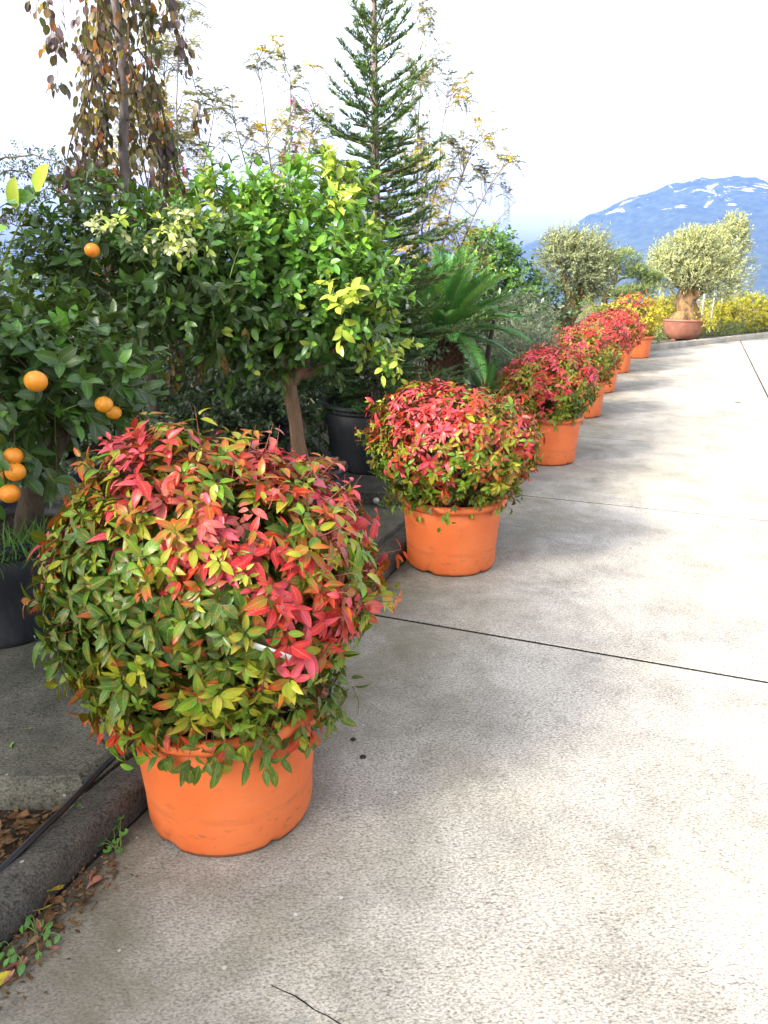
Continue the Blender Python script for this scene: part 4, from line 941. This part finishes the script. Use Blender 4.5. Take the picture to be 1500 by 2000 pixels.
for i, (px, y, r_, h) in enumerate(((1285, 19.6, .55, .95), (1395, 21.0, .55, .8), (1450, 20.6, .75, .95), (1530, 20.4, .85, 1.05), (1630, 21.4, .9, 1.0))):
    x = (px-750)/1500*(y*.954+.45)
    shrub('golden_shrub', ['golden shrub between the last terracotta pot and the clay bowl', 'golden shrub just right of the clay bowl', 'bright golden shrub in the bed below the mountain', 'largest golden shrub in the bed, at the frame edge', 'golden shrub beyond the largest golden shrub'][i], 'shrub', (x, y, .07),
          [((0, 0, h*.48), (r_, .5, h*.5), 2), ((r_*.4, 0, h*.62), (r_*.5, .4, h*.42), 1)], 620, .15, 10, .058, YP, 'fine_leaf', 'diamond', 180+i, up=.8, group='golden shrubs in the far bed', trunk_r=.008)
for i, (u_, ln) in enumerate(((2.6, 1.5), (4.4, 1.5), (6.2, 1.5), (8.0, 1.5), (9.8, 1.6))):
    p = uw(*(FAR_P+FAR_D*u_-FAR_N*.75))
    shrub('low_hedge_plant', 'low grey green edging plant along the far kerb', 'plant', (p[0], p[1], .07), [((0, 0, .14), (.85, .30, .20), 1)], 420, .11, 9, .045, [((.10, .16, .05), (.13, .2, .06)), ((.16, .22, .07), (.2, .26, .09)), ((.22, .26, .10), (.27, .3, .12)), ((.07, .12, .05), (.1, .15, .06))], 'fine_leaf', 'diamond', 190+i, up=.8, group='edging plants along the far kerb', trunk_r=.004, stems=6)
shrub('low_hedge_plant', 'dark green ground cover between the last terracotta pot and the bowl', 'plant', tuple(uw(*(FAR_P+FAR_D*.6-FAR_N*.45)))+(.07,), [((0, 0, .10), (.6, .25, .14), 1)], 200, .09, 8, .035, DP, 'dark_leaf', 'diamond', 199, trunk_r=.004, stems=5)
shrub('golden_shrub', 'yellow green shrub low between the small old olive and the pine', 'shrub', (3.75, 14.6, .17), [((0, 0, .45), (.45, .4, .5), 1)], 240, .14, 9, .045, YP, 'fine_leaf', 'diamond', 198, cls=up_cls([3, 3, 2, 0]), up=.7)
for i, px in enumerate((1318, 1368, 1388, 1404)):
    y = (19.0, 20.2, 20.4, 20.8)[i]; x = (px-750)/1500*(y*.954+.40)
    o = build(MB().tube(np.array([(0, 0, 0), (0, 0, .5), (.01, 0, .98), (.01, 0, 1.0)]), [.020, .019, .018, .010], 10), 'stake', 'white_post'); o.location = (x, y, .07)
    tag(o, 'slim pale stake in the bed left of the clay bowl' if i == 0 else 'slim pale stake standing right of the ancient olive trunk', 'stake', 'pale stakes around the ancient olive')

# ================================================================== wispy trees against the sky
def feathery(label, loc, stems, seed, cols, dens=1.0, name='feathery_tree'):
    rng = np.random.default_rng(seed); t = thing(name, label, 'tree', loc)
    L = Leaves(cols); mb = MB()
    for (tx, ty, tz, nb) in stems:
        P = curve((rng.normal()*.05, rng.normal()*.05, 0), (tx, ty, tz), 0, 9, rng, .02, (tx*-.18, 0, 0)); mb.tube(P, np.linspace(.022, .004, 9), 6)
        for b in range(nb):
            u_ = rng.uniform(.35, 1.0); p = np.array([np.interp(u_, np.linspace(0, 1, 9), P[:, c]) for c in range(3)])
            a = rng.uniform(0, 6.28); e = rng.uniform(.2, 1.2); d = np.array([math.cos(a)*math.cos(e), math.sin(a)*math.cos(e)*.6, math.sin(e)]); l = rng.uniform(.25, .6)*(1.15-.4*u_)
            Q = curve(p, p+d*l, .03, 6, rng, .008); mb.tube(Q, np.linspace(.006, .0015, 6), 4)
            yell = rng.random() < .38
            for f in range(int(rng.integers(8, 15)*dens)):            # fine compound leaves
                q = Q[rng.integers(2, 6)] + rng.normal(size=3)*.015; fd = unit(d*.5+rng.normal(size=3)*.7+[0, 0, .1]); fl = rng.uniform(.10, .22)
                s = np.linspace(0, 1, 5); Fq = q + fd*fl*s[:, None]; Fq[:, 2] -= fl*.45*s**2; mb.tube(Fq, .0012, 3)
                m = 22; w_ = np.linspace(.12, 1, m); pp = np.stack([np.interp(w_, s, Fq[:, c]) for c in range(3)], -1); sd = unit(np.cross(fd, [0, 0, 1.]))
                sg = np.where(np.arange(m) % 2, 1, -1)[:, None]
                L.add(pp, sd*sg*.8+fd*.35+[0, 0, -.12]+rng.normal(size=(m, 3))*.12, rng.normal(size=(m, 3))*.4+[0, 0, 1], .044*rng.uniform(.7, 1.2), (2 if rng.random() < .8 else 1) if yell else int(rng.integers(0, 2)))
    build(mb, 'branches', 'grey_bark', t, kind='stuff'); L.build(t, 'fine_leaf', 'olive_leaf', 'crown'); return t
FC = [((.17, .19, .12), (.22, .23, .14)), ((.30, .28, .10), (.36, .32, .12)), ((.62, .47, .02), (.70, .54, .04))]
feathery('thin feathery tree with pale twigs rising behind the lemon tree', (-2.3, 9.0, .17), [(-.25, 0, 3.7, 26), (.20, 0, 4.15, 30), (-.65, .1, 3.4, 20), (.55, 0, 3.2, 20), (-.05, .2, 3.5, 22), (-.95, 0, 3.0, 14)], 201, FC, 1.0)
feathery('thin feathery tree with yellow tufts left of the fir', (-1.2, 9.4, .17), [(-.2, 0, 3.7, 24), (.18, 0, 3.55, 22), (.45, 0, 3.2, 18), (-.5, 0, 3.2, 16)], 202, FC, .9)
feathery('thin arching tree with yellow tufts right of the fir', (.45, 9.3, .17), [(-.10, 0, 4.0, 20), (.25, 0, 3.3, 20), (.55, 0, 2.85, 22), (.95, 0, 2.65, 16), (.05, 0, 3.0, 18), (1.05, .1, 2.2, 8)], 203, FC, .9)
def bougainvillea():
    loc = np.array([-1.25, 7.6, .17]); rng = np.random.default_rng(211)
    t = thing('bougainvillea', 'bougainvillea with a few magenta flowers on thin arching stems above the lemon tree', 'shrub', tuple(loc))
    mb = MB(); L = Leaves([((.40, .01, .20), (.46, .02, .24)), ((.05, .13, .03), (.06, .16, .035)), ((.08, .17, .04), (.1, .2, .05))])
    for px, py in ((325, 325), (340, 345), (332, 300), (358, 330), (575, 290), (560, 305), (600, 210), (570, 198), (572, 250), (425, 370), (470, 330), (290, 300), (300, 220), (330, 250), (620, 250), (590, 235)):
        tip = at(px, py, 7.5)-loc; P = curve((rng.normal()*.05, 0, .1), tip, .15, 9, rng, .015); mb.tube(P, np.linspace(.010, .0018, 9), 5)
        if px not in (290, 300, 330, 620, 590, 470):
            n = 7; L.add(tip+rng.normal(size=(n, 3))*.022, rng.normal(size=(n, 3)), rng.normal(size=(n, 3)), .034, 0)
        m = 26; w_ = rng.uniform(.45, 1, m); pp = np.stack([np.interp(w_, np.linspace(0, 1, 9), P[:, c]) for c in range(3)], -1)
        L.add(pp, rng.normal(size=(m, 3))+[0, 0, -.3], rng.normal(size=(m, 3))*.6+[0, 0, 1], .05*rng.uniform(.7, 1.2, m), rng.integers(1, 3, m))
    build(mb, 'stems', 'twig_bark', t, kind='stuff'); L.build(t, 'citrus_leaf', 'ovate', 'crown')
bougainvillea()
def arching_rose():
    loc = np.array([-4.4, 6.6, .17]); rng = np.random.default_rng(221)
    t = thing('climbing_rose', 'arching leafy cane against the sky above the dark orange tree', 'shrub', tuple(loc))
    mb = MB(); L = Leaves([((.03, .06, .04), (.04, .07, .05)), ((.05, .09, .05), (.06, .10, .06))])
    for pts in ([(-90, 360), (0, 312), (60, 302), (120, 318), (170, 335)], [(-80, 420), (10, 330), (60, 340), (110, 355), (150, 350)], [(-60, 470), (30, 400), (80, 372), (130, 340)], [(-80, 520), (-20, 430), (40, 440), (90, 420)]):
        P = np.array([at(px, py, 6.5)-loc for px, py in pts]); s = np.linspace(0, 1, 20); Q = np.stack([np.interp(s, np.linspace(0, 1, len(P)), P[:, c]) for c in range(3)], -1) + rng.normal(size=(20, 3))*.006
        mb.tube(np.vstack([[(-.1, 0, 0)], Q]), np.linspace(.010, .002, 21), 5)
        for i in range(3, 20):
            for r_ in range(3):
                d = unit(rng.normal(size=3)*[.6, .5, .5]+[.2, 0, .05]); l = rng.uniform(.06, .15); m = 9; w_ = np.linspace(.3, 1, m)
                mb.tube(np.array([Q[i], Q[i]+d*l]), [.0015, .0008], 3); sd = unit(np.cross(d, [0, 1., .2])); sg = np.where(np.arange(m) % 2, 1, -1)[:, None]
                L.add(Q[i]+d*(l*w_)[:, None], sd*sg+d*.5+rng.normal(size=(m, 3))*.15, rng.normal(size=(m, 3)), .028*rng.uniform(.7, 1.3, m), rng.integers(0, 2, m))
    build(mb, 'canes', 'twig_bark', t, kind='stuff'); L.build(t, 'fine_leaf', 'diamond', 'foliage')
arching_rose()
# ================================================================== tall nursery trees on the camera's left that shade the near road
SP = [((.03, .09, .02), (.035, .10, .022)), ((.05, .13, .025), (.06, .15, .03)), ((.08, .18, .03), (.10, .21, .035))]
for i, (x, y, r_, h, n_) in enumerate(((-4.7, -1.2, 1.35, 4.0, 900), (-3.95, .85, 1.3, 4.0, 900), (-5.4, -3.0, 1.3, 4.0, 600), (-3.6, 3.5, 1.1, 4.1, 600), (-5.6, 2.4, 1.4, 4.3, 520))):
    shrub('laurel_tree', ['tall laurel tree on one stem, farthest from the road behind the kerb', 'tall laurel tree on one stem beside the broken slab', 'tall laurel tree on one stem well back from the kerb', 'tall laurel tree on one stem by the dark orange tree', 'tall laurel tree on one stem deep in the terrace'][i], 'tree', (x, y, -.012 if y < 2 else .082),
          [((0, 0, h-1.25), (r_, r_, 1.15), 3), ((r_*.4, -.2, h-1.7), (r_*.7, r_*.7, .7), 1), ((-r_*.4, .3, h-1.6), (r_*.7, r_*.7, .8), 1)], n_, .40, 9, .17, SP, 'citrus_leaf', 'diamond', 230+i, stems=1, trunk_r=.07, group='tall laurel trees behind the kerb')
# ================================================================== small things on the ground
# irrigation hose along the back of the kerb
hp = [on_ground(-60, 1768, .085), on_ground(0, 1700, .10), on_ground(70, 1632, .115), on_ground(140, 1565, .118), on_ground(200, 1500, .116), on_ground(240, 1462, .112), np.array([-.80, 2.36, .11]), np.array([-.66, 2.75, .10]), np.array([-.52, 3.15, .10]), np.array([-.2, 3.8, .10])]
hp = np.array(hp); ss = np.linspace(0, len(hp)-1, 60); hq = np.stack([np.interp(ss, np.arange(len(hp)), hp[:, c]) for c in range(3)], -1)
for _ in range(4): hq[1:-1] = (hq[:-2]+2*hq[1:-1]+hq[2:])/4
tag(build(MB().tube(hq, .0095, 10), 'irrigation_hose', 'rubber_hose'), 'thin black irrigation hose lying along the kerb beside the largest nandina', 'hose')
# paper label among the leaves of the largest nandina
lb = build(MB().box((0, 0, 0), (.050, .0008, .0085)), 'plant_label', 'white_plastic', smooth=False)
lb.location = at(530, 1272, 1.685); lb.rotation_euler = (.25, .42, .10); tag(lb, 'blank white plastic strip label stuck among the red nandina leaves', 'label')
# dead leaves
TPL['dead'] = [leaf_tpl(5, .46, .6, .9, .5, .5, .05), leaf_tpl(5, .38, .7, .8, -.4, .3, .04), leaf_tpl(5, .5, .5, .8, .2, -.5, .05)]
DL = [((.13, .055, .028), (.17, .07, .03)), ((.06, .032, .02), (.08, .04, .025)), ((.20, .11, .06), (.23, .13, .07)), ((.42, .34, .03), (.46, .36, .04)), ((.30, .10, .08), (.34, .14, .11)), ((.10, .22, .04), (.16, .28, .05))]
rng = np.random.default_rng(301); dm = {}
def fallen(p, size, c, label, group=None, cat='leaf'):
    k_ = (int(rng.integers(3)), c)
    if k_ not in dm:
        V, F, ST = TPL['dead'][k_[0]]; c0, c1 = np.array(DL[c][0]), np.array(DL[c][1]); dm[k_] = raw_mesh('fallen_leaf', V-[.5, 0, -.05], F, 'dead_leaf', c0+(c1-c0)*ST[:, 1:2], ST)
    o = obj('fallen_leaf', dm[k_], None, tuple(p)); o.scale = (size,)*3; o.rotation_euler = (rng.normal()*.35, rng.normal()*.3, rng.uniform(0, 6.28)); return tag(o, label, cat, group)
def lit_spots(n, poly, z):
    out = []
    for _ in range(n):
        u_ = rng.random(); a, b = poly; px = a[0]+(b[0]-a[0])*u_; py = a[1]+(b[1]-a[1])*u_; out.append(on_ground(px+rng.normal()*a[2], py+rng.normal()*a[2], z))
    return out
for p in lit_spots(26, ((10, 1905, 22), (170, 1715, 22)), .012): fallen(p, rng.uniform(.028, .055), int(rng.choice([0, 0, 1, 2, 4])), 'curled brown dead leaf in the litter at the foot of the kerb', 'dead leaves at the foot of the kerb')
for p in lit_spots(22, ((5, 1655, 20), (105, 1590, 18)), .012): fallen(p, rng.uniform(.035, .065), int(rng.choice([0, 0, 1, 2])), 'brown dead leaf in the soil gap under the hose', 'dead leaves in the soil behind the kerb')
fallen(on_ground(105, 1745, .02), .055, 3, 'yellow dead leaf leaning at the foot of the kerb'); fallen(on_ground(90, 1780, .02), .05, 3, 'second yellow leaf lower in the litter by the kerb'); fallen(on_ground(3, 1910, .02), .05, 3, 'yellow leaf at the end of the litter by the kerb')
fallen(on_ground(58, 1425, .088), .028, 3, 'tiny bright yellow leaf on the mossy pavement'); fallen(on_ground(22, 1455, .088), .036, 5, 'pale green leaf lying on the mossy pavement')
fallen(on_ground(105, 1855, .008), .030, 4, 'pinkish leaf on the road beside the kerb litter')
# crumbs of litter and grit in the gutter
n = 520; pts = np.array(lit_spots(n, ((-10, 1920, 26), (215, 1668, 20)), .004)); L = Leaves(DL[:3])
L.add(pts, np.stack([rng.normal(size=n), rng.normal(size=n), rng.normal(size=n)*.25], -1), np.stack([rng.normal(size=n)*.4, rng.normal(size=n)*.4, np.ones(n)], -1), rng.uniform(.006, .022, n), rng.integers(0, 3, n))
o = L.build(None, 'dead_leaf', 'diamond', 'leaf_litter'); o['label'] = 'dark crumbled leaf litter along the kerb'
n = 260; pts = np.array(lit_spots(n, ((-10, 1660, 34), (110, 1590, 24)), -.006)); L = Leaves(DL[:3]); L.add(pts, np.stack([rng.normal(size=n), rng.normal(size=n), rng.normal(size=n)*.25], -1), np.array([0, 0, 1.]), rng.uniform(.01, .03, n), rng.integers(0, 3, n))
o = L.build(None, 'dead_leaf', 'diamond', 'leaf_litter'); o['label'] = 'crumbled leaf litter in the soil behind the kerb'
# weeds: round scalloped leaves on thin stalks
def scallop():
    m = 14; th = np.linspace(.35, 2*math.pi-.35, m); r = .5*(1+.10*np.cos(th*7)); V = [(0, 0, 0)]+[(.0+r[i]*math.cos(th[i])*-1+.0, r[i]*math.sin(th[i]), .10*r[i]*2) for i in range(m)]
    ST = [(0, 0)]+[(math.sin(x), .8) for x in th]; F = [[0, 1+2*i, 2+2*i, min(3+2*i, m)] for i in range(m//2)]
    return np.array(V), np.array(F), np.array(ST)
V_, F_, S_ = scallop(); F_ = np.array([f for f in F_ if len(set(f)) == 4]); TPL['scallop'] = [(V_, F_, S_)]
WP = [((.035, .14, .03), (.05, .19, .035)), ((.06, .21, .035), (.08, .26, .04))]
def weed(label, base, leaves, size, tpl='scallop', group=None):
    t = thing('weed', label, 'weed', tuple(base), group); mb = MB(); L = Leaves(WP); base = np.array(base)
    for p in leaves:
        q = np.array(p)-base; mb.tube(curve((rng.normal()*.006, rng.normal()*.006, 0), q, .012, 5), .0012, 4)
        L.add([q], [unit(np.array([rng.normal()*.4, -1, -.1]))], [(rng.normal()*.25, -.45, 1)], size*rng.uniform(.8, 1.2), int(rng.integers(2)))
    build(mb, 'stems', 'green_twig', t, kind='stuff')
    pos, d, up, sz, cl = L.cat(); me = [raw_mesh('leaf', *TPL[tpl][0][:2], 'citrus_leaf', np.tile(np.array(WP[c][1]), (len(TPL[tpl][0][0]), 1)), TPL[tpl][0][2]) for c in range(2)]
    for i in range(len(pos)):
        o = obj('leaf', me[cl[i]], t); y = unit(np.cross(up[i], d[i])); z = np.cross(d[i], y); M = Matrix(((d[i][0], y[0], z[0], 0), (d[i][1], y[1], z[1], 0), (d[i][2], y[2], z[2], 0), (0, 0, 0, 1)))
        o.matrix_local = Matrix.Translation(Vector(pos[i])) @ M @ Matrix.Scale(sz[i], 4)
weed('ground ivy weed with round scalloped leaves between the kerb and the largest pot', on_ground(235, 1660), [on_ground(px, py, z) for px, py, z in ((236, 1597, .05), (230, 1612, .03), (238, 1630, .03), (226, 1643, .02), (203, 1640, .02), (196, 1648, .02), (210, 1660, .01), (233, 1662, .01), (243, 1626, .045), (222, 1618, .03))], .022)
weed('small green weed with oval leaves sprouting from the litter by the kerb', on_ground(75, 1830), [on_ground(px, py, .02) for px, py in ((48, 1787), (62, 1786), (58, 1797), (84, 1795), (104, 1800), (42, 1808), (116, 1825), (92, 1836), (75, 1857), (98, 1815))], .024, 'ovate')
weed('green weed at the end of the litter by the kerb', on_ground(20, 1860), [on_ground(px, py, .025) for px, py in ((8, 1858), (18, 1870), (30, 1862), (5, 1840), (45, 1880), (26, 1850))], .028, 'ovate')
weed('tiny green weed growing out of the soil gap beside the hose', on_ground(150, 1578, .06), [on_ground(px, py, .10) for px, py in ((145, 1572), (155, 1568), (160, 1575))], .02, 'ovate')
weed('green weed in the pavement step left of the second nandina pot', on_ground(760, 985, .09), [on_ground(px, py, z) for px, py, z in ((750, 980, .12), (762, 976, .13), (772, 984, .10), (756, 990, .09), (768, 992, .09), (746, 988, .1), (776, 977, .12), (740, 985, .1))], .035)
weed('green weed against the kerb at the foot of the second nandina pot', on_ground(778, 1100), [on_ground(px, py, z) for px, py, z in ((772, 1092, .03), (780, 1086, .04), (785, 1096, .02), (776, 1104, .01))], .03, 'ovate')
shrub('weed_clump', 'dark clump of tiny leaves at the foot of the big black pot', 'weed', (-1.33, 2.86, .082), [((0, 0, .05), (.10, .08, .06), 1)], 60, .05, 6, .014, DP, 'dark_leaf', 'ovate', 311, stems=5, trunk_r=.002)
# pebbles and specks on the road
def pebble(p, r, label, mat='pebble', sq=.6):
    V = np.array(MB().lathe([(math.sin(a)+.002, -math.cos(a)) for a in np.linspace(0, math.pi, 7)], 9).V[0]); V = V*(1+.18*smooth_noise(V, int(p[0]*1000) % 97, 2.2)[:, None])*[r, r*.8, r*sq]
    F = MB().lathe([(1, a) for a in range(7)], 9).F[0]; o = obj('pebble', raw_mesh('pebble', V, F, mat), None, (p[0], p[1], p[2]+r*sq*.8)); return tag(o, label, 'pebble')
pebble(on_ground(735, 982, .09), .022, 'pale round pebble on the pavement left of the second nandina pot', sq=.9)
pebble(on_ground(690, 1446), .010, 'dark crumb on the road right of the largest pot', 'soil')
pebble(on_ground(708, 1480), .012, 'dark crumb on the road nearer the front edge of the largest pot', 'soil', .4)
pebble(on_ground(1440, 786), .05, 'flat grey scrap lying alone on the bright road', 'nursery_concrete', .15)
